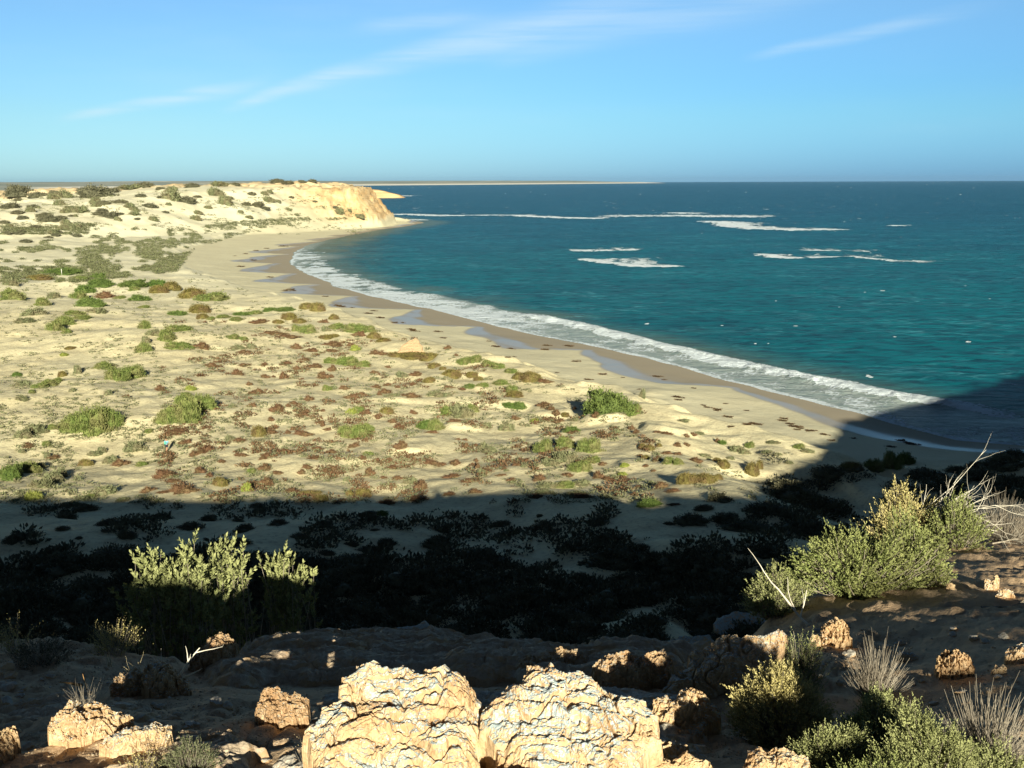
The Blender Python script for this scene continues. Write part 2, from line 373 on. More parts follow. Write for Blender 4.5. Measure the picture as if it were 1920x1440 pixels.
def mat_sea(q, b):
    P = pos(q)
    foam, deep, murk = [q.attr(k).outputs['Fac'] for k in ('foam', 'deep', 'murk')]
    c = q.mix(q.ss(deep, 0, .5), (.0, .124, .146), (.0, .082, .134))
    c = q.mix(q.ss(deep, .45, 1.0), c, (.0, .056, .110))
    warp = q.noise(q.mapv(P, (.011, .022, 1)), 1.0, 4, .6, .6)
    c = q.mix(q.ss(warp, .35, .65), c, q.mix(.38, c, (.001, .018, .035)))
    chop = q.noise(q.mapv(P, (.15, .36, 1), rot=(0, 0, .2)), 1.0, 8, .72, .5)
    c = q.mix(q.ss(chop, .36, .58), q.mix(.70, c, (.001, .014, .032)), q.mix(.12, c, (.0, .36, .46)))
    c = q.mix(q.m('MULTIPLY', q.ss(murk, .0, 1.0), .75), c, (.12, .16, .115))
    # wind streaks and lace
    st = q.vor(q.mapv(P, (.07, .15, 1), rot=(0, 0, .5)), 1.0, 'DISTANCE_TO_EDGE')
    wv = q.n('ShaderNodeVectorMath', operation='ADD'); q.put(wv.inputs[0], q.mapv(P, (.05, .13, 1), rot=(0, 0, .35)))
    nz = q.n('ShaderNodeTexNoise'); q.put(nz.inputs[0], q.mapv(P, (.12, .2, 1))); nz.inputs['Scale'].default_value = 1.0; nz.inputs['Detail'].default_value = 5
    sc = q.n('ShaderNodeVectorMath', operation='SCALE'); q.put(sc.inputs[0], nz.outputs[1]); sc.inputs['Scale'].default_value = 1.5
    q.put(wv.inputs[1], sc.outputs[0])
    lace = q.ss(q.vor(wv.outputs[0], 1.0, 'DISTANCE_TO_EDGE').outputs[0], .10, .0)
    lace = q.m('MULTIPLY', lace, q.ss(q.noise(q.mapv(P, (.02, .045, 1)), 1.0, 4, .6), .40, .68))
    lace = q.m('MULTIPLY', lace, q.ss(q.noise(q.mapv(P, (.35, .8, 1)), 1.0, 4, .7), .36, .62))
    c = q.mix(q.m('MULTIPLY', lace, .42), c, (.16, .52, .62))
    # white horses
    wh = q.m('MULTIPLY', q.ss(q.noise(q.mapv(P, (.06, .028, 1)), 1.0, 3, .55), .69, .72), q.ss(q.noise(q.mapv(P, (.4, .6, 1)), 1.0, 4, .7), .42, .55))
    far1 = q.ss(deep, .55, .95)
    wh = q.m('MULTIPLY', wh, q.m('MULTIPLY', far1, q.attr('far').outputs['Fac']))
    c = q.mix(q.m('MULTIPLY', q.attr('swash').outputs['Fac'], .85), c, q.mix(q.ss(q.noise(q.mapv(P, (.5, .9, 1)), 1.0, 5, .7), .4, .6), (.26, .33, .33), (.40, .46, .45)))
    # breaking foam
    fn = q.noise(q.mapv(P, (.9, 1.1, 1)), 1.0, 6, .75); fl = q.vor(q.mapv(P, (.75, 1.1, 1)), 1.0, 'DISTANCE_TO_EDGE').outputs[0]
    ffar = q.attr('far').outputs['Fac']
    fn2 = q.noise(q.mapv(P, (.13, .045, 1), rot=(0, 0, .12)), 1.0, 8, .78, .6)
    th1 = q.m('ADD', q.m('MULTIPLY', fn, .75), q.m('MULTIPLY', q.ss(fl, .0, .35), .35))
    th2 = q.m('ADD', q.m('MULTIPLY', q.m('SUBTRACT', fn2, .5), 3.2), .72)
    th = q.m('ADD', q.m('MULTIPLY', th1, q.m('SUBTRACT', 1.0, ffar)), q.m('MULTIPLY', th2, ffar))
    sp_ = q.m('ADD', .10, q.m('MULTIPLY', ffar, .08))
    fm = q.ss(q.m('SUBTRACT', q.m('MULTIPLY', foam, 1.25), th), q.m('MULTIPLY', sp_, -1.0), sp_)
    F = q.m('MAXIMUM', fm, wh, clamp=True)
    S(b, 'Base Color', q, q.mix(F, c, q.mix(q.noise(P, 1.4, 4), (.72, .84, .94), (.86, .95, 1.0))))
    S(b, 'Roughness', q, q.m('ADD', .30, q.m('MULTIPLY', F, .6)))
    b.inputs['IOR'].default_value = 1.33; b.inputs['Specular IOR Level'].default_value = .02
    w1 = q.noise(q.mapv(P, (.11, .26, 1), rot=(0, 0, .2)), 1.0, 7, .68, .3)
    bb = q.bump(w1, .95, 2.2)
    bb = q.bump(q.m('MULTIPLY', F, q.noise(P, 2.2, 5, .75)), .8, .5, bb)
    q.put(b.inputs['Normal'], bb)
M_SEA = material('sea_water', mat_sea)

# ------------------------------------------------------------------ the ground: one polar sheet round the viewpoint
fine = np.radians(np.linspace(-30.5, 30.5, 660)); outer = np.radians(np.linspace(30.5, 329.5, 150)[1:-1])
A = np.concatenate([fine, outer])
RR = np.concatenate([[.02, .5, 1.0, 1.5], np.geomspace(1.8, 14, 300), np.geomspace(14, 100, 330)[1:], np.geomspace(100, 1150, 560)[1:], np.geomspace(1150, 3600, 60)[1:]])
xx = RR[:, None] * np.sin(A)[None, :]; yy = RR[:, None] * np.cos(A)[None, :]
gx, gy = xx.ravel(), yy.ravel()
gz, I = land(gx, gy, True)
# soaked sand: tongues of the swash reaching up the beach
fr = (I['aS'] / 52 + .35 * np.sin(I['aS'] / 83)) % 1
tongue = 7.0 + (20 * sst(I['r'], 130, 260) + 5) * (1 - fr) ** .7 * sst(fr, 0, .16) + 2.0 * n2(I['aS'] / 13, I['r'] * 0, 71)
tongue = tongue * (1 - .5 * sst(I['r'], 500, 700))
wet = sst(tongue - I['t'], -.6, .9) * (I['r'] > 60)
GRID = (A, np.log(RR), gz.reshape(len(RR), len(A)))
sheen = np.clip(sst(I['t'] / np.maximum(tongue, 1), .45, .75) + .35 * n2(I['aS'] / 9, I['t'] / 3, 73), 0, 1)
att = dict(wet=wet, sheen=sheen, near=sst(I['h1'], 14, 30) * (1 - .15), cliff=I['cl'] * sst(I['kk'], .03, .25) * np.where(I['k'] > 0, 1, 0) * (1 - .55 * sst(I['kk'], .95, 1.05)),
           duney=sst(I['e'], -3, 3), grit=sst(n2(gx / 1.7, gy / 1.7, 77), -.1, .5))
keep = (gz > -4.5)
Gf = gridfaces(len(RR), len(A), keep, wrap=True)
used = np.zeros(len(gx), bool); used[Gf.ravel()] = True
remap = np.cumsum(used) - 1
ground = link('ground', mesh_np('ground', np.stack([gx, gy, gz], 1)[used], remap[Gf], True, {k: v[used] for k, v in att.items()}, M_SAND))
tag(ground, kind='structure', label='pale dune sand, beach and red-brown cliff-top ground')

# ------------------------------------------------------------------ the sea
def wpoly(px): return [tuple(p) for p in onplane(*zip(*px))]
BREAK = [  # polylines of breaking water: pixels, half width (m), strength, tail (m), height (m)
    ([(968, 588), (1010, 598), (1060, 607), (1120, 622), (1180, 635), (1250, 655), (1320, 671), (1380, 686), (1450, 699), (1530, 715), (1600, 730), (1680, 745), (1760, 757), (1830, 770), (1930, 788)], 3.0, 1.15, 4, 1.0),
    ([(1420, 476), (1450, 482), (1500, 486)], 6, 1.0, 16, .5), ([(1480, 470), (1540, 470), (1620, 472), (1650, 468)], 6, .62, 40, .3), ([(1500, 483), (1600, 482), (1650, 487), (1700, 491), (1715, 494)], 5, .78, 34, .3),
    ([(1060, 471), (1110, 470), (1180, 469), (1210, 470)], 9, .74, 50, .3), ([(1088, 485), (1130, 492), (1180, 498), (1240, 501), (1290, 498)], 6, .98, 55, .5),
    ([(700, 405), (760, 402), (820, 405), (900, 404), (960, 404), (1030, 408), (1110, 410), (1150, 407)], 14, 1.05, 30, .5),
    ([(1110, 406), (1200, 406), (1280, 405), (1340, 407), (1400, 407), (1440, 408)], 14, 1.1, 130, .5),
    ([(1310, 414), (1350, 418), (1370, 425), (1420, 430), (1500, 432), (1560, 431), (1610, 431)], 12, 1.2, 60, .5),
    ([(1255, 399), (1305, 401)], 20, 1.0, 30, .6), ([(1665, 423), (1702, 424)], 8, .95, 14, .4), ([(690, 372), (760, 367), (800, 367)], 40, .9, 120, .3), ([(740, 412), (805, 413)], 10, .9, 20, .2),
]
BREAK = [(wpoly(p), a, b_, c_, d_) for p, a, b_, c_, d_ in BREAK]
fine = np.radians(np.linspace(-30.5, 30.5, 820)); outer = np.radians(np.linspace(30.5, 329.5, 60)[1:-1])
A = np.concatenate([fine, outer])
RR = np.concatenate([np.geomspace(60, 450, 540), np.geomspace(450, 2700, 430)[1:], np.geomspace(2700, 30000, 70)[1:]])
xx = RR[:, None] * np.sin(A)[None, :]; yy = RR[:, None] * np.cos(A)[None, :]
sxx, syy = xx.ravel(), yy.ravel(); sr = np.hypot(sxx, syy)
zl, I = land(sxx, syy, True)
off = -I['t']
foam = np.zeros(len(sxx)); sh = np.zeros(len(sxx))
for P_, hw, st_, tail, ht in BREAK:
    d, sg, ar = polydist(sxx, syy, P_)
    L = sum(math.dist(P_[i], P_[i + 1]) for i in range(len(P_) - 1))
    rag = 1 + .55 * n2(sxx / 5, syy / 5, 81) + .35 * n2(sxx / 1.6, syy / 1.6, 82)
    back = sg > 0                                                   # seaward of the crest
    ends = sst(ar, 0, L * .10 + 2) * sst(L - ar, 0, L * .12 + 2)
    tl_ = tail * (.55 + .45 * n2(sxx / (8 + tail * .4), syy / (14 + tail * .5), 84)); f = np.where(back, np.maximum(1 - sst(d, hw * .3, hw * 1.3 * rag), .66 * (1 - sst(d, hw, hw + tl_ * 1.7))), 1 - sst(d, hw * .5 * rag, hw * .9 * rag + .6))
    rid = np.exp(-(d / (hw * .8)) ** 2) * ends
    sh += ht * rid * (.8 + .35 * n2(sxx / 3.2, syy / 3.2, 85) + .22 * n2(sxx / 1.1, syy / 1.1, 86))
    foam = np.maximum(foam, f * st_ * (.35 + .65 * ends) * np.where(ends > .02, 1, 0))
# the swash between breaker and sand
dB, sB, aB = polydist(sxx, syy, BREAK[0][0])
inner = np.where((sB < 0) & (off < 30), 1, 0)
edge = 1 - sst(off, .2, 2.6)
midz = (1 - sst(off, 8, 24)) * .58
lace2 = (.50 + .30 * n2(sxx / 6, syy / 6, 91) + .25 * n2(sxx / 2, syy / 2, 92))
sw = np.maximum(edge * .92 * (.75 + .4 * n2(sxx / 4, syy / 4, 93)), midz * lace2 * .85)
along = sst(I['aS'], 250, 290) * (1 - sst(I['aS'], 815, 870))
band = sst(sr, 235, 290) * (1 - sst(sr, 560, 640)) * (1 - sst(off, 9, 26)) * (.62 + .30 * n2(sxx / 7, syy / 7, 87) + .25 * n2(sxx / 2.4, syy / 2.4, 88))
foam = np.maximum(foam, band * (off > -.5))
foam = np.maximum(foam, sw * (off > -.5) * (.12 + .88 * along))
s_end = np.hypot(sxx + 112, syy - 520)
foam = np.maximum(foam, (1 - sst(s_end, 6, 22)) * .95 * (off > -1) * (.7 + .5 * n2(sxx / 8, syy / 8, 94)))
swash = np.where((sB < 0) & (dB < 60), 1.0, 0.0) * (1 - sst(off, 14, 26)) + (1 - sst(off, 2, 9)) * .8
swash = np.clip(np.maximum(swash, (1 - sst(s_end, 10, 34)) * .8) * (1 - sst(sr, 620, 700)), 0, 1)
murk = (1 - sst(off, 6, 40)) * .9 + .35 * sst(n2(sxx / 26, syy / 26, 95), .45, .8) * (1 - sst(off, 25, 55))
deep = np.clip(sst(sr, 170, 1500) * .95 + .16 * fbm2(sxx / 120, syy / 160, 3, 97), 0, 1)
sz = sh + .13 * fbm2(sxx / 9, syy / 5, 3, 98) * sst(off, 1, 10) + .02 - .0 * sr
sz = sz + sst(off, 3, 10) * .12
keep = (zl < 1.2)
Gf = gridfaces(len(RR), len(A), keep, wrap=True)
used = np.zeros(len(sxx), bool); used[Gf.ravel()] = True; remap = np.cumsum(used) - 1
sea = link('sea', mesh_np('sea', np.stack([sxx, syy, sz], 1)[used], remap[Gf], True, dict(swash=swash[used], far=sst(sr, 330, 520)[used], foam=foam[used], deep=deep[used], murk=np.clip(murk, 0, 1)[used]), M_SEA))
tag(sea, kind='structure', label='teal and blue sea with white breakers')
# ------------------------------------------------------------------ the second headland and the far coast
def mat_far(q, b):
    P = pos(q); z = q.n('ShaderNodeSeparateXYZ'); q.put(z.inputs[0], P)
    rk = q.mix(q.ss(q.noise(q.mapv(P, (.01, .01, .25)), 1.0, 6, .7), .4, .65), (.60, .42, .22), (.40, .25, .13))
    top = q.mix(q.ss(q.noise(q.mapv(P, (.02, .02, .02)), 1.0, 6, .7), .4, .6), (.62, .43, .22), (.30, .25, .13))
    steep = q.n('ShaderNodeSeparateXYZ'); q.put(steep.inputs[0], q.n('ShaderNodeNewGeometry').outputs['Normal'])
    S(b, 'Base Color', q, q.mix(q.ss(steep.outputs[2], .86, .985), rk, top))
M_FARROCK = material('far_rock', mat_far)
u = np.linspace(0, 1, 220); v = np.linspace(-1, 1, 60)
UU, VV = [a.ravel() for a in np.meshgrid(u, v, indexing='ij')]
hx = -1150 + (1150 - 256) * UU; wid = 90 * (1 - sst(UU, .80, 1.0) * .82)
hy = 2560 - 90 * UU + VV * wid + 14 * n2(hx / 40, VV * 3, 201)
cross = np.clip((1 - np.abs(VV)) * 3.2, 0, 1)
stepz = (np.floor(cross * 4) / 4 + sst((cross * 4) % 1, .1, .5) / 4) * .7 + cross * .3
hgt = np.interp(UU, [0, .6, .86, .93, .96, .985, 1.0], [26, 27, 26, 21, 14, 8, 1]) + 1.6 * fbm2(hx / 30, hy / 30, 3, 203)
o = link('headland', mesh_np('headland', np.stack([hx, hy, hgt * stepz - 1.5], 1), gridfaces(220, 60)[:, ::-1], True, None, M_FARROCK))
tag(o, kind='structure', label='low ochre headland beyond the first')
def mat_plain(q, b):
    P = pos(q); c_ = q.attr('coast').outputs['Fac']
    g1 = q.mix(q.ss(q.noise(q.mapv(P, (.0012, .0018, .01)), 1.0, 6, .65), .42, .62), (.26, .29, .24), (.40, .40, .32))
    d_ = q.mix(q.ss(q.noise(q.mapv(P, (.0009, .003, 0)), 1.0, 4, .6), .60, .66), g1, (.72, .68, .55))
    S(b, 'Base Color', q, q.mix(c_, d_, (.80, .77, .66)))
M_PLAIN = material('far_plain', mat_plain)
COAST = [(-560, 2380), (-800, 2900), (-2500, 6500), (-2000, 10000), (-1150, 11300), (500, 13500), (2700, 17500), (3400, 24000), (-25000, 40000), (-30000, 2000), (-1250, 900)]
az_ = np.radians(np.linspace(-70, 11, 330)); rr_ = np.concatenate([np.geomspace(1500, 9000, 90), np.geomspace(9000, 27000, 110)[1:]])
xx = (rr_[:, None] * np.sin(az_)).ravel(); yy = (rr_[:, None] * np.cos(az_)).ravel()
d, _, _ = polydist(xx, yy, COAST, True); ins = inside(xx, yy, COAST); dd = np.where(ins, d, -d)
rr0 = np.hypot(xx, yy)
zz = np.where(dd > 0, sst(dd, 0, 500) * 14 + sst(dd, 300, 2500) * np.interp(rr0, [1500, 6000, 12000, 20000], [6, 14, 48, 40]) * (.8 + .35 * fbm2(xx / 1600, yy / 1600, 4, 211)), -3)
zz = np.where(dd > 0, zz - (rr0 < 2600) * (1 - sst(rr0, 2000, 2600)) * 25, zz)
o = link('far_coast', mesh_np('far_coast', np.stack([xx, yy, zz], 1), gridfaces(len(rr_), len(az_), dd > -600), True, dict(coast=sst(dd, 0, 60) * (1 - sst(dd, 380, 620)) * (rr0 > 4500)), M_PLAIN))
tag(o, kind='structure', label='low pale coast on the horizon')
# ------------------------------------------------------------------ plants
def mat_leaf(name, c0, c1, c2=None, rough=.75):
    def f(q, b):
        t = q.attr('tint').outputs['Fac']
        r = q.n('ShaderNodeObjectInfo').outputs['Random']
        c = q.mix(t, c0, c1)
        if c2: c = q.mix(q.m('MULTIPLY', q.ss(q.noise(objc(q), 1.6, 3), .45, .65), .8), c, c2)
        c = q.mix(q.m('MULTIPLY', r, .30), c, q.mix(.5, c, (.20, .16, .08)))
        S(b, 'Base Color', q, c)
    return material(name, f, rough, .15)
M_GREEN = mat_leaf('green_leaves', (.075, .115, .025), (.20, .235, .075), (.15, .145, .06))
M_DGREEN = mat_leaf('dark_green_leaves', (.045, .085, .018), (.13, .19, .045))
M_GREY = mat_leaf('grey_green_leaves', (.085, .10, .05), (.21, .225, .12), (.17, .15, .09))
M_OLIVE = mat_leaf('olive_leaves', (.095, .085, .022), (.20, .165, .055), (.15, .10, .05))
M_BROWN = mat_leaf('rust_leaves', (.078, .042, .023), (.165, .092, .050), (.13, .09, .045))
M_YG = mat_leaf('yellow_green_leaves', (.14, .18, .03), (.28, .31, .075))
M_BAND = mat_leaf('dune_grass', (.055, .075, .035), (.16, .185, .09), (.13, .125, .07))
M_SALT = mat_leaf('saltbush_leaves', (.12, .145, .045), (.35, .37, .17))
M_SALTG = mat_leaf('silver_green_leaves', (.10, .14, .035), (.33, .36, .14), (.16, .17, .06))
M_SALTY = mat_leaf('straw_green_leaves', (.28, .24, .08), (.60, .53, .25))
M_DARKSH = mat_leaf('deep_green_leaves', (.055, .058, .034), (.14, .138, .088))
def mat_bark(name, c0, c1):
    return material(name, lambda q, b: S(b, 'Base Color', q, q.mix(q.ss(q.noise(q.mapv(objc(q), (20, 20, 4)), 1.0, 4, .6), .35, .65), c0, c1)), .85, .1)
M_BARK = mat_bark('grey_bark', (.20, .17, .13), (.36, .32, .26))
M_DEAD = mat_bark('bleached_wood', (.50, .46, .38), (.70, .66, .56))
M_TWIG = mat_bark('straw_twig', (.36, .30, .18), (.58, .50, .32))
M_BROWNTWIG = mat_bark('brown_stalk', (.30, .17, .07), (.46, .28, .12))

def unit(v): return v / (np.linalg.norm(v, axis=-1, keepdims=True) + 1e-12)
def leaves(P, D, L, Wd, rg, curl=.15):
    """one diamond face per leaf"""
    n = len(P); D = unit(D); a = unit(np.cross(D, rg.normal(size=(n, 3)))); b = np.cross(D, a)
    L = np.broadcast_to(L, (n,))[:, None]; Wd = np.broadcast_to(Wd, (n,))[:, None]
    V = np.stack([P, P + D * L * .45 + a * Wd * .5 + b * L * curl, P + D * L, P + D * L * .45 - a * Wd * .5 + b * L * curl], 1)
    return V.reshape(-1, 3), np.arange(4 * n).reshape(-1, 4)
def sphere_dirs(n, rg, zmin=-.1):
    z = rg.uniform(zmin, 1, n); f = rg.uniform(0, 2 * math.pi, n); r = np.sqrt(np.maximum(1 - z * z, 0))
    return np.stack([r * np.cos(f), r * np.sin(f), z], 1)
def dome(nu, nv):
    u = np.linspace(0, 2 * np.pi, nu, endpoint=False); v = np.linspace(0, np.pi * .56, nv)
    U, Vv = np.meshgrid(u, v); D = np.stack([np.sin(Vv) * np.cos(U), np.sin(Vv) * np.sin(U), np.cos(Vv)], -1).reshape(-1, 3)
    return D, gridfaces(nv, nu, wrap=True)
def clump_shape(D, seed, rough=.3):
    """radius of a lumpy crown in each direction"""
    return 1 - rough * .5 + rough * .8 * fbm3(D + seed, 1.7, 2, seed) + rough * .55 * fbm3(D + seed, 4.6, 2, seed + 3)
def bush_mesh(name, seed, mat, n, lsize, rough=.3, sq=.62, core=.86, up=.35):
    """a small crown of half width 1 m: leaf faces over a lumpy core"""
    rg = np.random.default_rng(seed)
    D = sphere_dirs(n, rg, -.12)
    R_ = clump_shape(D, seed, rough) * rg.uniform(.80, 1.03, n)
    P = D * R_[:, None] * [1, 1, sq]
    ax = D + rg.normal(size=(n, 3)) * .55 + [0, 0, up]
    V1, F1 = leaves(P, ax, lsize * rg.uniform(.6, 1.3, n), lsize * .55, rg)
    cl = fbm3(D + seed, 4.6, 2, seed + 3)
    t1 = np.repeat(np.clip(.45 + .9 * cl + rg.normal(size=n) * .22, 0, 1), 4)
    Dd, F2 = dome(26, 12)
    V2 = Dd * (clump_shape(Dd, seed, rough) * core * (1 + .05 * np.random.default_rng(seed).normal(size=len(Dd))))[:, None] * [1, 1, sq]
    V = np.concatenate([V1, V2]); 
    return mesh_np(name, V, [F1, F2 + len(V1)], True, dict(tint=np.concatenate([t1, np.clip(.35 + .5 * fbm3(Dd + seed, 4.6, 2, seed + 3), 0, 1)])), mat)
KINDS = {  # code: name, category, colour words, material, leaves, leaf size, roughness, squash
    'g': ('green_shrub', 'shrub', 'green', M_GREEN, 3400, .062, .46, .60),
    'd': ('green_shrub', 'shrub', 'dark green', M_DGREEN, 3600, .062, .44, .60),
    'y': ('grey_shrub', 'shrub', 'grey-green', M_GREY, 1500, .10, .60, .62),
    'o': ('olive_shrub', 'shrub', 'olive brown', M_OLIVE, 2000, .07, .25, .55),
    'b': ('rust_shrub', 'cushion plant', 'rust brown', M_BROWN, 2100, .06, .75, .48),
    'l': ('bright_shrub', 'shrub', 'yellow-green', M_YG, 1200, .10, .35, .60),
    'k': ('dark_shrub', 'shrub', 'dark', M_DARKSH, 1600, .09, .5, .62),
}
PROTO = {k: [bush_mesh(v[0], 31 * i + ord(k), v[3], v[4], v[5], v[6], v[7]) for i in range(4)] for k, v in KINDS.items()}
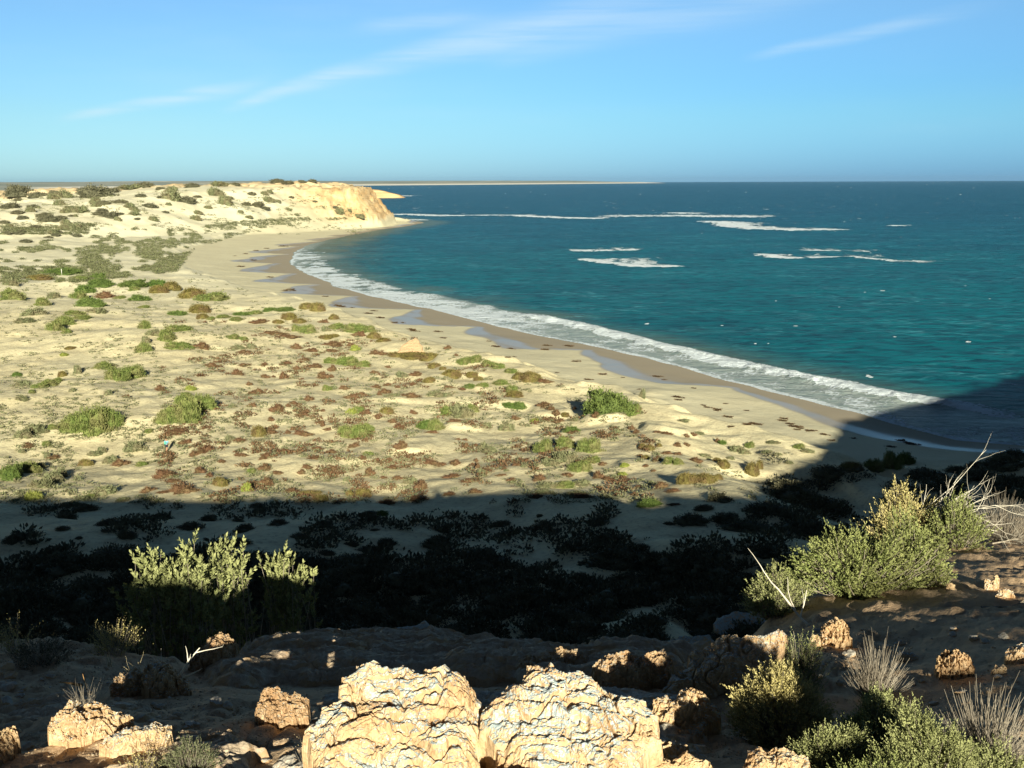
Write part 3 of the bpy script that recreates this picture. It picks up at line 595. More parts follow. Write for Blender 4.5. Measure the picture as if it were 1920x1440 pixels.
# centre x, base y, width, height (photo pixels), kind
TABLE = """110 515 70 14 d,70 526 45 13 o,18 563 50 26 g,18 536 30 15 y,180 524 38 13 d,150 526 30 10 g,185 538 50 16 d,245 538 60 15 d,290 538 50 15 d,320 545 38 20 o,155 550 42 16 d,145 561 34 18 g,165 575 56 18 d,
195 560 40 13 b,224 560 26 7 g,257 565 48 15 d,295 550 38 16 o,250 545 24 10 g,358 560 55 22 o,395 565 66 20 g,372 586 42 17 o,330 592 42 12 d,378 598 24 12 o,135 592 44 13 g,118 610 40 18 g,100 621 32 22 g,123 626 20 12 g,150 600 40 12 g,
75 574 32 18 g,100 560 26 14 y,60 592 50 16 y,45 606 40 12 y,180 588 40 12 y,270 617 26 18 g,285 630 34 14 y,272 644 20 16 y,268 661 34 20 g,330 622 60 16 g,308 640 36 26 g,330 655 56 16 g,347 656 30 12 g,376 655 28 13 b,268 578 26 8 g,
190 693 34 20 g,210 688 18 8 y,215 713 48 28 g,245 710 52 30 g,144 702 18 20 y,115 707 16 12 o,90 725 36 18 g,72 728 30 12 g,106 718 20 12 g,40 724 30 12 y,57 738 14 9 g,40 752 22 12 y,30 706 18 9 d,130 655 22 6 o,118 668 16 6 l,
395 689 30 11 b,445 704 28 17 b,300 734 24 17 b,355 732 24 10 l,345 742 26 8 g,235 745 14 8 b,203 741 16 12 y,136 735 14 9 y,135 811 60 36 g,170 815 70 58 g,205 803 44 40 g,315 796 56 40 g,345 795 70 58 g,378 770 56 36 g,340 760 50 24 g,
40 822 34 18 y,65 813 40 22 y,95 806 18 12 g,84 812 16 8 y,15 897 50 30 d,45 888 50 26 g,70 878 30 14 y,18 902 30 24 d,108 896 34 20 y,75 915 50 22 y,95 905 44 26 y,60 938 34 18 l,190 922 30 12 y,200 928 40 20 y,155 938 22 12 y,165 935 26 10 g,
178 856 32 12 y,190 850 22 14 y,250 848 40 24 y,158 874 28 14 o,205 870 28 18 y,222 874 34 14 b,264 874 24 11 g,278 812 18 9 g,346 834 24 14 b,315 818 26 10 b,330 815 40 8 b,380 851 40 22 b,362 856 20 12 b,310 898 46 26 b,325 905 30 10 b,340 926 50 24 b,372 888 20 14 b,390 896 16 14 b,
275 924 30 14 b,300 926 26 8 b,50 840 28 12 b,40 850 14 9 y,88 860 14 14 y,100 862 20 9 b,85 838 18 12 g,
505 584 30 9 d,535 584 46 9 d,575 580 30 14 o,595 585 30 20 o,450 592 34 10 d,475 590 36 10 g,415 597 34 8 g,440 602 30 8 g,540 600 32 15 o,560 606 30 10 o,520 607 24 8 o,625 600 22 13 o,487 607 36 7 b,605 606 20 10 b,555 622 22 14 g,575 626 36 20 g,610 622 20 12 y,
630 618 40 16 g,665 624 50 20 g,690 622 30 14 g,672 632 24 14 b,700 636 30 16 o,718 641 30 10 o,610 636 30 9 o,625 633 24 8 o,435 636 28 10 g,455 638 20 8 g,510 628 40 8 b,540 634 40 7 b,555 655 26 13 b,580 660 28 11 b,622 650 36 12 b,656 650 15 9 b,622 660 28 8 b,
445 656 28 12 y,470 654 22 12 y,455 662 26 7 b,395 600 18 8 g,620 682 40 16 g,650 686 50 22 g,680 688 34 16 g,665 658 22 12 l,700 665 22 13 b,715 666 22 8 b,745 670 44 12 o,775 673 60 14 o,805 676 44 16 o,
455 687 26 6 b,494 686 14 9 b,495 709 18 8 b,530 711 17 16 b,513 708 10 6 b,604 711 24 15 b,618 709 16 10 b,565 712 10 5 b,590 690 26 9 b,533 685 28 9 b,556 694 18 9 b,623 697 16 13 b,570 676 20 6 b,466 723 13 8 b,470 740 22 11 b,484 738 20 11 b,
612 733 20 13 g,624 731 18 10 y,645 731 18 11 b,658 748 26 14 b,674 742 22 9 b,577 752 20 12 b,519 774 26 17 b,541 764 14 10 b,550 758 18 7 b,566 781 22 12 b,572 776 18 12 b,507 790 12 9 b,471 764 16 12 b,435 765 20 9 y,483 819 28 25 o,505 813 18 9 b,540 814 14 11 b,548 807 12 8 b,566 818 34 16 b,
645 820 40 26 g,672 822 50 32 g,690 812 24 22 g,605 800 10 12 b,613 808 14 8 b,600 793 18 5 b,604 772 10 7 b,658 776 22 12 l,672 775 26 16 g,685 777 18 13 b,725 776 28 15 o,708 786 12 10 b,750 806 30 17 b,736 793 20 10 b,621 831 12 7 b,775 777 14 12 b,770 746 40 12 b,720 738 26 12 b,738 744 30 10 y,712 742 12 13 b,
705 728 18 8 b,724 724 20 8 b,745 728 12 7 b,775 723 16 8 b,702 713 20 8 y,700 701 18 7 b,725 690 14 7 b,752 708 26 13 y,780 706 24 10 b,661 840 28 13 b,620 850 20 9 b,595 845 26 10 b,752 843 26 16 b,445 856 16 10 b,456 856 16 9 b,495 862 26 18 b,518 848 24 8 b,538 850 22 12 b,415 868 20 9 b,
450 830 30 12 b,430 828 22 14 y,575 880 18 12 b,565 890 14 10 b,590 862 24 8 b,625 882 26 10 b,610 886 12 10 b,690 855 26 12 g,680 862 22 10 b,495 884 22 16 b,470 888 20 12 g,520 890 22 10 b,498 911 24 16 b,480 907 20 6 b,462 922 24 18 l,692 893 20 17 b,720 898 20 8 b,735 880 26 9 b,705 866 14 10 b,728 866 18 11 b,745 900 24 9 b,650 903 18 12 y,
545 925 30 12 b,560 932 24 8 b,580 930 50 12 o,600 940 34 16 o,655 930 18 12 o,680 932 34 20 o,735 912 14 8 b,410 912 30 20 o,425 905 20 10 y,770 908 26 16 y,790 920 24 22 b,
868 684 26 15 g,890 680 34 16 g,915 688 30 16 g,935 692 30 14 g,958 700 30 12 g,972 712 26 16 o,995 716 44 22 o,1022 719 28 12 b,815 690 26 12 o,830 694 16 8 o,845 708 42 18 o,885 708 26 12 o,897 714 20 10 o,805 718 25 12 o,856 668 11 7 b,880 728 24 10 d,905 725 30 10 g,940 722 34 12 g,960 738 28 20 g,965 746 36 16 o,842 728 20 8 b,864 732 20 8 b,
815 744 36 16 y,838 745 24 12 y,903 741 15 9 y,840 780 40 24 g,865 785 50 32 y,885 774 30 22 g,855 792 32 12 b,795 806 36 22 d,815 808 38 26 g,808 813 26 10 b,955 765 30 13 d,973 768 32 16 d,967 788 16 12 b,1003 792 22 9 l,913 804 24 16 y,942 808 18 14 y,955 809 28 19 y,1020 762 26 10 b,1035 770 18 12 b,1044 780 18 12 b,1048 793 22 12 b,1060 782 18 9 o,
1143 777 124 60 d,1190 778 34 24 g,1118 784 14 11 b,1112 773 10 5 b,1078 790 16 9 y,1078 768 9 7 b,1073 811 40 15 d,1075 813 20 8 b,905 845 20 18 y,920 850 30 20 y,874 841 16 12 b,890 838 18 8 b,1020 850 40 34 g,1060 842 46 30 g,1105 850 56 36 g,1060 868 60 30 y,1090 885 50 26 g,1030 874 34 18 y,1115 868 30 18 g,1043 866 20 9 b,
1130 873 18 9 b,1172 876 20 9 l,945 881 13 8 b,970 874 18 10 b,983 877 16 9 y,1010 903 28 20 b,1066 894 24 10 b,1122 898 20 17 b,1140 902 22 10 b,1152 897 18 9 y,1168 892 20 9 l,1155 814 22 11 y,855 872 24 13 b,893 866 10 8 b,896 878 8 12 b,907 882 10 8 b,810 872 30 16 b,828 875 22 11 b,904 890 20 12 y,870 826 14 6 b,858 825 10 6 b,
1030 915 50 16 y,1060 916 50 20 g,1090 912 40 16 y,1020 926 40 12 y,880 905 40 10 b,850 897 36 10 b,940 893 22 7 b,960 903 18 8 b,950 884 12 6 y,1083 930 50 12 y,
1185 806 14 10 b,1195 813 16 12 b,1235 812 18 7 b,1250 815 22 7 b,1287 820 16 8 b,1300 818 14 7 b,1205 842 20 12 o,1218 845 20 13 o,1236 838 12 8 o,1271 838 14 9 b,1288 837 12 10 b,1200 856 12 7 b,1211 862 20 11 o,1250 852 20 9 b,1270 853 18 8 b,1255 870 24 17 g,1272 872 24 18 g,1232 866 22 16 b,1212 876 12 6 b,1225 885 14 7 b,
1297 864 18 8 b,1306 868 20 12 b,1320 858 30 10 y,1345 866 18 10 o,1358 878 26 18 o,1370 862 20 8 y,1290 908 44 26 o,1325 906 44 22 o,1347 900 20 14 o,1240 916 30 16 b,1262 924 34 12 b,1200 915 20 8 b,1345 830 12 10 b,1355 834 18 12 d,1382 848 34 16 y,1395 852 26 12 y,1407 840 20 14 g,1412 892 28 28 o,1425 880 14 20 o,1310 815 26 8 y,1282 792 30 6 y,
1162 930 22 9 b,1190 929 16 9 b,1245 908 20 7 b,1500 842 24 12 g,1515 850 30 10 y,1460 855 20 7 y,1440 850 24 8 y,1480 870 18 8 y,1450 832 30 8 y,1600 884 46 20 o,1640 886 44 30 g,1675 882 40 40 g,1700 872 40 28 d,
840 655 14 8 b,1205 748 14 20 y,1095 935 40 16 b,1005 935 30 12 b,840 930 30 12 b,890 925 24 10 b,780 940 40 14 b,720 946 44 12 b,230 940 30 10 y,130 950 40 12 y"""
SHR = []
for e_ in TABLE.replace('\n', '').split(','):
    a_ = e_.split(); SHR.append([float(v) for v in a_[:4]] + [a_[4]])
n_table = len(SHR)
# shrubs of the far sandy ridge: traced ones first
RIDGE_T = """175 372 80 24 k,160 362 40 12 k,205 362 40 12 k,15 392 40 22 k,30 402 26 10 k,88 418 40 26 k,80 408 30 18 k,110 412 26 12 k,278 390 36 18 k,308 400 16 14 k,205 409 36 18 k,185 404 30 10 k,222 404 22 14 k,195 385 26 10 k,222 382 32 14 k,
118 372 34 16 y,30 368 60 10 k,70 372 40 10 k,100 366 30 9 k,320 376 40 20 y,345 380 40 14 k,402 368 34 16 y,420 385 32 18 y,470 366 18 10 k,482 388 30 12 k,495 366 16 8 y,505 362 14 7 y,440 348 24 10 k,410 350 40 8 y,360 352 30 7 k,300 356 26 10 k,270 352 34 12 k,240 356 50 8 y,520 343 30 6 k,540 346 26 6 k,
565 343 20 4 k,585 342 20 4 k,600 341 16 4 k,635 402 22 12 y,628 392 14 8 k,575 375 14 7 y,600 374 10 5 k,590 380 12 5 k,655 398 10 6 y,672 410 26 8 y,125 430 24 12 y,65 428 22 10 k,30 440 22 10 k,10 440 18 12 k,45 455 24 8 k,100 440 20 10 y,150 400 26 14 y,
60 390 22 9 k,40 412 24 9 k,5 420 20 12 k,130 395 26 10 y,250 396 20 9 y,262 370 24 10 k,300 372 20 8 k,370 402 18 7 y,390 392 16 7 y,450 400 14 6 y,540 395 14 6 y,520 380 14 6 y,545 372 12 5 k,465 410 18 6 y,555 405 12 5 y"""
for e_ in RIDGE_T.replace('\n', '').split(','):
    a_ = e_.split(); SHR.append([float(v) for v in a_[:4]] + [a_[4]])
rg = np.random.default_rng(41)
for _ in range(70):
    x, y = rg.uniform(0, 560), rg.uniform(358, 452)
    if y < np.interp(x, [0, 560], [372, 350]) or rg.uniform() > np.interp(x, [0, 250, 560], [1, .8, .35]) or (y > 415 and x > 170): continue
    w_ = rg.uniform(9, 26); SHR.append([x, y, w_, w_ * rg.uniform(.4, .55), 'k' if rg.uniform() < .6 else 'y'])
n_ridge = len(SHR)
# the shaded slope below the cliff: dense dark shrubs
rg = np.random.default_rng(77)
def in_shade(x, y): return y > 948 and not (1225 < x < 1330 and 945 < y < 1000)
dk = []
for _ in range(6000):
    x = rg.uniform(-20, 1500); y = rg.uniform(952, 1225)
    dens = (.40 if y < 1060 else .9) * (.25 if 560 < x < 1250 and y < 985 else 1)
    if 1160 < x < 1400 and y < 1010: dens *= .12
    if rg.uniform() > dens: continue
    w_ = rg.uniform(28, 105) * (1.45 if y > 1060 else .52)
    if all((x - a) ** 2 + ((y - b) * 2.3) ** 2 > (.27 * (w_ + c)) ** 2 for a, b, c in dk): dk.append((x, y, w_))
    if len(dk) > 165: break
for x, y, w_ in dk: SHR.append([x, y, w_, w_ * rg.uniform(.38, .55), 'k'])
for a_ in ["1480 940 120 44 k", "1440 965 90 34 k", "1530 960 110 44 k", "1400 1000 110 40 k", "1520 1010 120 40 k", "1352 942 60 20 k", "1320 958 40 14 k", "1300 985 70 24 k", "1365 985 70 26 k", "1255 985 26 14 k", "1270 975 12 7 k", "1220 950 60 18 d", "1265 948 24 7 b",
           "1890 880 90 34 k", "1850 905 90 36 k", "1900 930 110 40 k", "1800 890 60 24 k", "1780 920 80 34 k", "1560 900 70 30 k", "1740 900 70 30 k", "1910 860 60 20 k", "1840 880 50 20 k", "715 968 26 16 d", "700 975 30 12 k"]:
    b_ = a_.split(); SHR.append([float(v) for v in b_[:4]] + [b_[4]])
pts, dist = cast([s[0] for s in SHR], [s[1] - .06 * s[3] for s in SHR], 16.0)
rg = np.random.default_rng(99)
WALK = atdist(313, 848, 1.0)
things = []          # (object, kind, px, py, w, world point)
placed = []
for i, (sx_, sy_, w_, h_, kd) in enumerate(SHR):
    if not np.isfinite(pts[i, 0]): continue
    d = dist[i]; sc_ = d / FPX / math.cos(math.atan2(EYE - pts[i, 2], d))
    hw = w_ * sc_ / 2 * (1.22 if kd == 'b' else 1.06); ht = max(h_ * sc_ * .95, hw * .22)
    me = PROTO[kd][rg.integers(0, 4)]; nm, cat = KINDS[kd][0], KINDS[kd][1]
    o = link(nm, me, None, (pts[i, 0], pts[i, 1] + hw * .35, 0))
    xx_ = pts[i, 0]; yy_ = pts[i, 1] + hw * .35
    o.location.z = float(min(land(np.array([xx_]), np.array([yy_]))[0], pts[i, 2] + .25 * ht)) - .06 * ht
    sqz = KINDS[kd][7]
    dep = hw * rg.uniform(.75, 1.05)
    # the seen height mixes true height and depth of a crown looked down on
    dn = math.atan2(EYE - pts[i, 2], d)
    zt = max((h_ * sc_ - dep * .8 * math.sin(dn)) / math.cos(dn), .30 * hw) if kd != 'k' else hw * rg.uniform(.4, .6)
    o.scale = (hw, dep, zt / sqz); o.rotation_euler.z = 0
    if rg.uniform() < .5: o.scale.x = -hw
    things.append((o, kd, sx_, sy_, w_, i))
# ------------------------------------------------------------------ ground cover too small to count
def scatter_tufts(name, px_n, seed, region, mat, per, h0, lw, kind_label):
    rg = np.random.default_rng(seed)
    x, y = region(rg, px_n)
    P, R_ = cast(x, y, 16.0)
    ok = np.isfinite(P[:, 0]); P = P[ok]; R_ = R_[ok]
    n = len(P); w_ = rg.uniform(.5, 1.5, n) * h0 * (R_ / 120) ** .35
    Q = np.repeat(P, per, 0); W_ = np.repeat(w_, per)
    D = sphere_dirs(n * per, rg, .0)
    Q = Q + D * W_[:, None] * rg.uniform(.3, 1, (n * per, 1)) * [1.25, 1.25, .55]
    V, F = leaves(Q, D + [0, 0, .3], lw * W_, lw * W_ * .6, rg)
    t = np.repeat(np.clip(np.repeat(rg.uniform(0, 1, n), per) * .7 + rg.uniform(0, .3, n * per), 0, 1), 4)
    o = link(name, mesh_np(name, V, F, True, dict(tint=t), mat)); tag(o, kind='stuff', label=kind_label)
def reg_dunes(rg, n):
    y = 500 + (945 - 500) * rg.uniform(0, 1, n * 3) ** .8; x = rg.uniform(-10, 1420, n * 3)
    lim = np.interp(y, [500, 545, 600, 660, 730, 790, 840, 945], [330, 470, 650, 860, 1080, 1250, 1420, 1420])
    m = (x < lim) & (n2(x / 55, y / 24, 301) + .7 * n2(x / 16, y / 9, 302) > -.15 + .35 * sst(x, 850, 1150))
    return x[m][:n], y[m][:n]
def reg_band(rg, n):
    x = rg.uniform(-10, 650, n * 4); y = rg.uniform(408, 530, n * 4)
    lo = np.interp(x, [0, 150, 300, 450, 640], [420, 418, 432, 415, 402]); hi = np.interp(x, [0, 150, 330, 360, 450, 560, 640], [530, 530, 510, 470, 440, 423, 412])
    m = (y > lo) & (y < hi) & (n2(x / 40, y / 12, 303) + .6 * n2(x / 14, y / 5, 304) > -.25 + .8 * ((x < 170) & (y > 440) & (y < 500)))
    return x[m][:n], y[m][:n]
def reg_face(rg, n):
    x = rg.uniform(-10, 690, n * 3); y = rg.uniform(345, 440, n * 3)
    m = (y > np.interp(x, [0, 700], [370, 345])) & (n2(x / 30, y / 9, 305) + .5 * n2(x / 9, y / 5, 306) > .12)
    return x[m][:n], y[m][:n]
def reg_dark(rg, n):
    x = rg.uniform(-20, 1930, n * 4); y = rg.uniform(850, 1240, n * 4)
    ok = (x > 1440) | (y > 950); x, y = x[ok], y[ok]
    m = (n2(x / 60, y / 24, 307) + .5 * n2(x / 18, y / 9, 309) > -.40 + .78 * (1 - sst(y, 1030, 1095)) - .1 * (y < 975)) & ~((x > 1150) & (x < 1400) & (y < 1010)) & (y > np.interp(x, [1450, 1560, 1640, 1720, 1900], [0, 890, 880, 870, 850]))
    return x[m][:n], y[m][:n]
scatter_tufts('ground_cover', 6000, 1, reg_dunes, M_GREY, 14, .30, .55, 'tiny grey-green and brown tufts speckling the sunlit dune sand')
def reg_rust(rg, n):
    x, y = reg_dunes(rg, n * 4); m = (x > 300) & (x < 1250) & (y > 600) & (n2(x / 38, y / 15, 311) > .1); return x[m][:n], y[m][:n]
scatter_tufts('ground_cover', 1700, 5, reg_rust, M_BROWN, 16, .42, .5, 'tiny rust tufts scattered over the dune sand')
scatter_tufts('ground_cover', 7500, 2, reg_band, M_BAND, 14, .50, .5, 'grey-green dune grass along the edge of the far beach')
scatter_tufts('ground_cover', 900, 3, reg_face, M_GREY, 16, .55, .5, 'low scrub dotted over the far sandy ridge')
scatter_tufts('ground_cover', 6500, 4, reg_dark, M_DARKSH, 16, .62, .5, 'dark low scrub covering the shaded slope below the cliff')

# ------------------------------------------------------------------ rocks
def mat_rock_f(q, b):
    P = pos(q); N = q.n('ShaderNodeNewGeometry').outputs['Normal']
    nz = q.n('ShaderNodeSeparateXYZ'); q.put(nz.inputs[0], N); r = q.n('ShaderNodeObjectInfo').outputs['Random']
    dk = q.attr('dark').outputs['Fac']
    c = q.mix(q.ss(q.noise(P, 6, 6, .65), .35, .65), (.60, .44, .26), (.48, .31, .165))
    c = q.mix(q.m('MULTIPLY', q.ss(q.noise(P, 22, 6, .7), .48, .66), .6), c, (.70, .54, .36))
    c = q.mix(q.m('MULTIPLY', q.ss(q.noise(P, 45, 4, .7), .55, .68), .55), c, (.28, .16, .09))
    li = q.m('MULTIPLY', q.ss(q.m('ADD', q.noise(P, 4.2, 7, .72), q.m('MULTIPLY', nz.outputs[2], .22)), .58, .68), q.ss(nz.outputs[2], .25, .65))
    lc = q.mix(q.ss(q.noise(P, 30, 5, .7), .4, .6), (.34, .42, .45), (.58, .63, .62))
    lc = q.mix(q.m('MULTIPLY', q.ss(q.noise(P, 70, 4, .7), .56, .66), .8), lc, (.16, .18, .19))
    c = q.mix(q.m('MULTIPLY', li, q.attr('lichen').outputs['Fac']), c, lc)
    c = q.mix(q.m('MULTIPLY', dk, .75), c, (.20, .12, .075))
    S(b, 'Base Color', q, c)
    h = q.m('ADD', q.noise(P, 28, 6, .72), q.m('MULTIPLY', q.vor(P, 40).outputs[0], .5))
    q.put(b.inputs['Normal'], q.bump(h, .55, .018))
M_ROCK = material('limestone', mat_rock_f)
def rock(label, outline, k=.93, el=58, thick=.10, seed=0, lichen=.9, dark=0.0, jag=.035, tw=0.0, r=None, depth=.45, group=None, name='rock', rough=1.0, cell=1.0, lift=0.0):
    O = np.array(outline, float); c = O.mean(0)
    if r is None:
        hh = np.ptp(O[:, 1]); B0 = cast([c[0]], [O[:, 1].max() - .10 * hh])[0][0]; t0 = (c[1] - O[:, 1].max() + .10 * hh)
        A_ = B0 + [0, 0, (1 - k) * .30 + (0 if 'ledge' in name else .03) + lift]; r = float(np.hypot(A_[0], A_[1]))
    thick *= .8
    hx, hy = -A_[0] / r, -A_[1] / r; t_ = math.radians(tw); hx, hy = hx * math.cos(t_) - hy * math.sin(t_), hx * math.sin(t_) + hy * math.cos(t_)
    e = math.radians(el); n = np.array([hx * math.cos(e), hy * math.cos(e), math.sin(e)])
    u = unit(np.cross([0, 0, 1.0], n)); v = np.cross(n, u)
    d = rays(O[:, 0], O[:, 1]); t = ((A_ - [0, 0, EYE]) @ n) / (d @ n); W_ = np.array([0, 0, EYE]) + d * t[:, None] - A_
    Q = np.stack([W_ @ u, W_ @ v], 1)
    size = max(np.ptp(Q[:, 0]), np.ptp(Q[:, 1]))
    rg = np.random.default_rng(seed)
    for _ in range(3):                                  # a ragged broken outline
        M = []
        for i in range(len(Q)):
            a, b2 = Q[i], Q[(i + 1) % len(Q)]; L = np.linalg.norm(b2 - a); M += [a, (a + b2) / 2 + rg.normal(size=2) * L * jag * 3.2]
        Q = np.array(M)
    cs = max(size / (300 if 'ledge' in name else 220), r * .0009) * cell
    lo, hi = Q.min(0) - cs * 2, Q.max(0) + cs * 2
    gu, gv = np.arange(lo[0], hi[0], cs), np.arange(lo[1], hi[1], cs)
    U, V = np.meshgrid(gu, gv, indexing='ij'); sh_ = U.shape; U, V = U.ravel(), V.ravel()
    D_, _, _ = polydist(U, V, Q, True); ins = inside(U, V, Q)
    ok = ins | (D_ < cs * 1.0)
    sd = np.where(ins, D_, 0)
    # outside verts slide onto the outline
    best = np.full(U.shape, 1e9); qx, qy = U.copy(), V.copy(); ou = ok & ~ins
    for i in range(len(Q)):
        a = Q[i]; dd = Q[(i + 1) % len(Q)] - a; tt = np.clip(((U[ou] - a[0]) * dd[0] + (V[ou] - a[1]) * dd[1]) / (dd @ dd + 1e-12), 0, 1)
        x_, y_ = a[0] + tt * dd[0], a[1] + tt * dd[1]; q_ = np.hypot(U[ou] - x_, V[ou] - y_); m = q_ < best[ou]
        idx = np.where(ou)[0][m]; best[idx] = q_[m]; qx[idx] = x_[m]; qy[idx] = y_[m]
    U2, V2 = qx, qy
    s_ = size
    p3 = np.stack([U2 / s_, V2 / s_, U2 * 0 + seed * 1.7], 1)
    wx, wy = U2 / s_ * 3.4 + .5 * n2(U2 / s_ * 6, V2 / s_ * 6, seed), V2 / s_ * 4.6 + .5 * n2(U2 / s_ * 6, V2 / s_ * 6, seed + 1)
    f1, f2, cid = worley(wx + seed, wy, seed)
    g1, g2, _ = worley(wx * 2.7 + seed, wy * 2.7, seed + 4)
    h = thick * (1 - np.exp(-sd / (thick * 1.0))) * (.72 + .5 * cid) + thick * .85 * fbm3(p3, 2.4, 5, seed, .6) * sst(sd, 0, thick * .5)
    h -= rough * thick * .30 * (1 - sst(f2 - f1, 0, .13)) * sst(n2(wx, wy, seed + 9), -.4, .3)
    h -= rough * thick * .10 * (1 - sst(g2 - g1, 0, .15))
    h += thick * .26 * fbm3(p3, 9, 5, seed + 5, .68, True) * rough
    k1, k2, kc = worley(wx * 6 + seed, wy * 6, seed + 6); h += thick * .16 * rough * (kc - .5) * sst(k2 - k1, 0, .25)
    # undercut ledges running across
    led = (V2 / s_ * 7 + .7 * n2(U2 / s_ * 3, V2 / s_ * 2, seed + 2)); h += (.10 if 'ledge' in name else .11) * rough * thick * (sst(led % 1, 0, .75) - .5) * sst(sd, 0, thick)
    W3 = A_ + U2[:, None] * u + V2[:, None] * v + h[:, None] * n
    F = gridfaces(sh_[0], sh_[1], ok)
    F = F[ins[F].any(1)]
    used = np.zeros(len(U2), bool); used[F.ravel()] = True; rm = np.cumsum(used) - 1
    W3, F = W3[used], rm[F]
    E = np.concatenate([F[:, [0, 1]], F[:, [1, 2]], F[:, [2, 3]], F[:, [3, 0]]]); key = np.sort(E, 1); key = key[:, 0] * len(W3) + key[:, 1]
    _, inv, cnt = np.unique(key, return_inverse=True, return_counts=True); B_ = E[cnt[inv] == 1]
    ids = np.unique(B_); mp = {a: i for i, a in enumerate(ids)}; nb = len(ids)
    ctr = W3[ids].mean(0); rings = [W3]; fs = [F]; prev = {a: a for a in ids}; base = W3[ids]
    for j, (dn, shr) in enumerate(((.12, 1.03), (.45, 1.02), (1.0, .93))):
        R_ = ctr + (base - ctr) * shr - n * depth * dn * .6 - np.array([0, 0, depth * dn * .6])
        R_ = R_ + n * (thick * .25 * n3(base[:, 0] * 9, base[:, 1] * 9, base[:, 2] * 9 + j))[:, None] - np.array([0, 0, 0])
        off_ = sum(len(q) for q in rings); rings.append(R_)
        now = {a: off_ + i for i, a in enumerate(ids)}
        fs.append(np.array([[prev[a], now[a], now[c2], prev[c2]] for a, c2 in B_])); prev = now
    Vv = np.concatenate(rings)
    # centre the object on its foot
    org = np.array([A_[0], A_[1], A_[2] - depth * .5]); Vv = Vv - org
    o = link(name, mesh_np(name, Vv, fs, True, dict(lichen=np.full(len(Vv), lichen), dark=np.full(len(Vv), dark)), M_ROCK), None, tuple(org))
    bm_fix_normals(o.data)
    return tag(o, label, 'rock', group)
def bm_fix_normals(me):
    import bmesh
    bm = bmesh.new(); bm.from_mesh(me); bmesh.ops.recalc_face_normals(bm, faces=bm.faces); bm.to_mesh(me); bm.free()
    me.polygons.foreach_set('use_smooth', np.zeros(len(me.polygons), bool))

rock('broad broken limestone ledge forming the edge of the cliff top, under the sunlit blocks',
     [(575, 1500), (560, 1400), (600, 1340), (640, 1300), (760, 1290), (880, 1300), (960, 1300), (1060, 1290), (1150, 1300), (1260, 1310), (1340, 1330), (1345, 1380), (1290, 1410), (1350, 1440), (1360, 1500)], .99, 104, .065, 201, .55, rough=1.7, lift=-.085, name='limestone_ledge')
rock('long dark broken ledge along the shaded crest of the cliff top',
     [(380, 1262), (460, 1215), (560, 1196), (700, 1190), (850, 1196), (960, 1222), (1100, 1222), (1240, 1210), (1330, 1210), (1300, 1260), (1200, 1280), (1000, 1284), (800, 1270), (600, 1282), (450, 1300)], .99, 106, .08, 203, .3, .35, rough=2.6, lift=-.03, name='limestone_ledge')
rock('rubbly brown ledge around the tan boulder and the tilted slab', [(-40, 1500), (-40, 1360), (60, 1330), (150, 1310), (260, 1330), (340, 1350), (420, 1380), (470, 1440), (450, 1500)], .99, 104, .05, 205, .3, .2, rough=2.6, lift=-.03, name='limestone_ledge')
rock('wide sunlit cream limestone slab with a blue-grey lichen patch, beside the narrow dark gap',
     [(636, 1290), (640, 1272), (672, 1260), (668, 1250), (710, 1251), (722, 1257), (760, 1251), (800, 1257), (832, 1251), (862, 1266), (880, 1290), (903, 1316), (898, 1338), (906, 1370), (890, 1400), (900, 1440), (880, 1500), (590, 1500), (584, 1400), (602, 1350), (606, 1328), (640, 1312)], .93, 70, .085, 3, 1.2, lift=.03)
rock('peaked sunlit limestone block with a small knob on its top edge',
     [(905, 1332), (940, 1305), (955, 1290), (980, 1284), (990, 1262), (988, 1252), (1008, 1249), (1022, 1262), (1030, 1244), (1042, 1258), (1082, 1262), (1120, 1280), (1145, 1302), (1180, 1308), (1208, 1318), (1232, 1345), (1240, 1390), (1200, 1440), (1190, 1500), (925, 1500), (935, 1430), (915, 1380)], .93, 70, .085, 8, 1.2, lift=.03)
rock('low sunlit limestone ledge reaching toward the grey lichen boulder', [(1120, 1330), (1150, 1303), (1180, 1306), (1208, 1312), (1210, 1325), (1180, 1335), (1230, 1345), (1220, 1362), (1130, 1372), (1080, 1372)], .92, 58, .06, 11, .7)
rock('rounded boulder crusted blue-grey with lichen, lit from behind the viewer', [(1225, 1312), (1252, 1302), (1262, 1314), (1285, 1292), (1312, 1298), (1345, 1326), (1338, 1356), (1318, 1384), (1270, 1392), (1225, 1372), (1212, 1345)], .89, 52, .12, 14, 1.3)
rock('knobbly tan rock with a shaded hollow, below the low ledge', [(1070, 1392), (1110, 1365), (1190, 1372), (1260, 1385), (1292, 1400), (1268, 1425), (1200, 1450), (1120, 1450), (1085, 1430)], .97, 62, .07, 17, .7, rough=1.5)
rock('pale grey slab at the very bottom, between two brown rocks', [(1190, 1440), (1230, 1415), (1290, 1408), (1330, 1425), (1345, 1475), (1170, 1480)], .97, 64, .06, 23, 1.3)
rock('small knobbly lichen rock casting a shadow on bare sand beside the yellow bush', [(1392, 1440), (1402, 1408), (1420, 1400), (1440, 1412), (1480, 1405), (1515, 1420), (1520, 1470), (1385, 1475)], .93, 50, .07, 27, 1.3)
rock('tan boulder with a lichen crest and dappled light, beside dry stalks', [(90, 1360), (110, 1335), (128, 1315), (160, 1316), (205, 1328), (240, 1340), (250, 1356), (225, 1372), (180, 1385), (120, 1392), (92, 1380)], .90, 50, .12, 31, .9)
rock('tilted tan slab catching the sun above the blue-grey cushion', [(186, 1398), (215, 1376), (255, 1360), (300, 1356), (322, 1362), (320, 1385), (290, 1394), (240, 1412), (205, 1412)], .91, 50, .07, 35, .8)
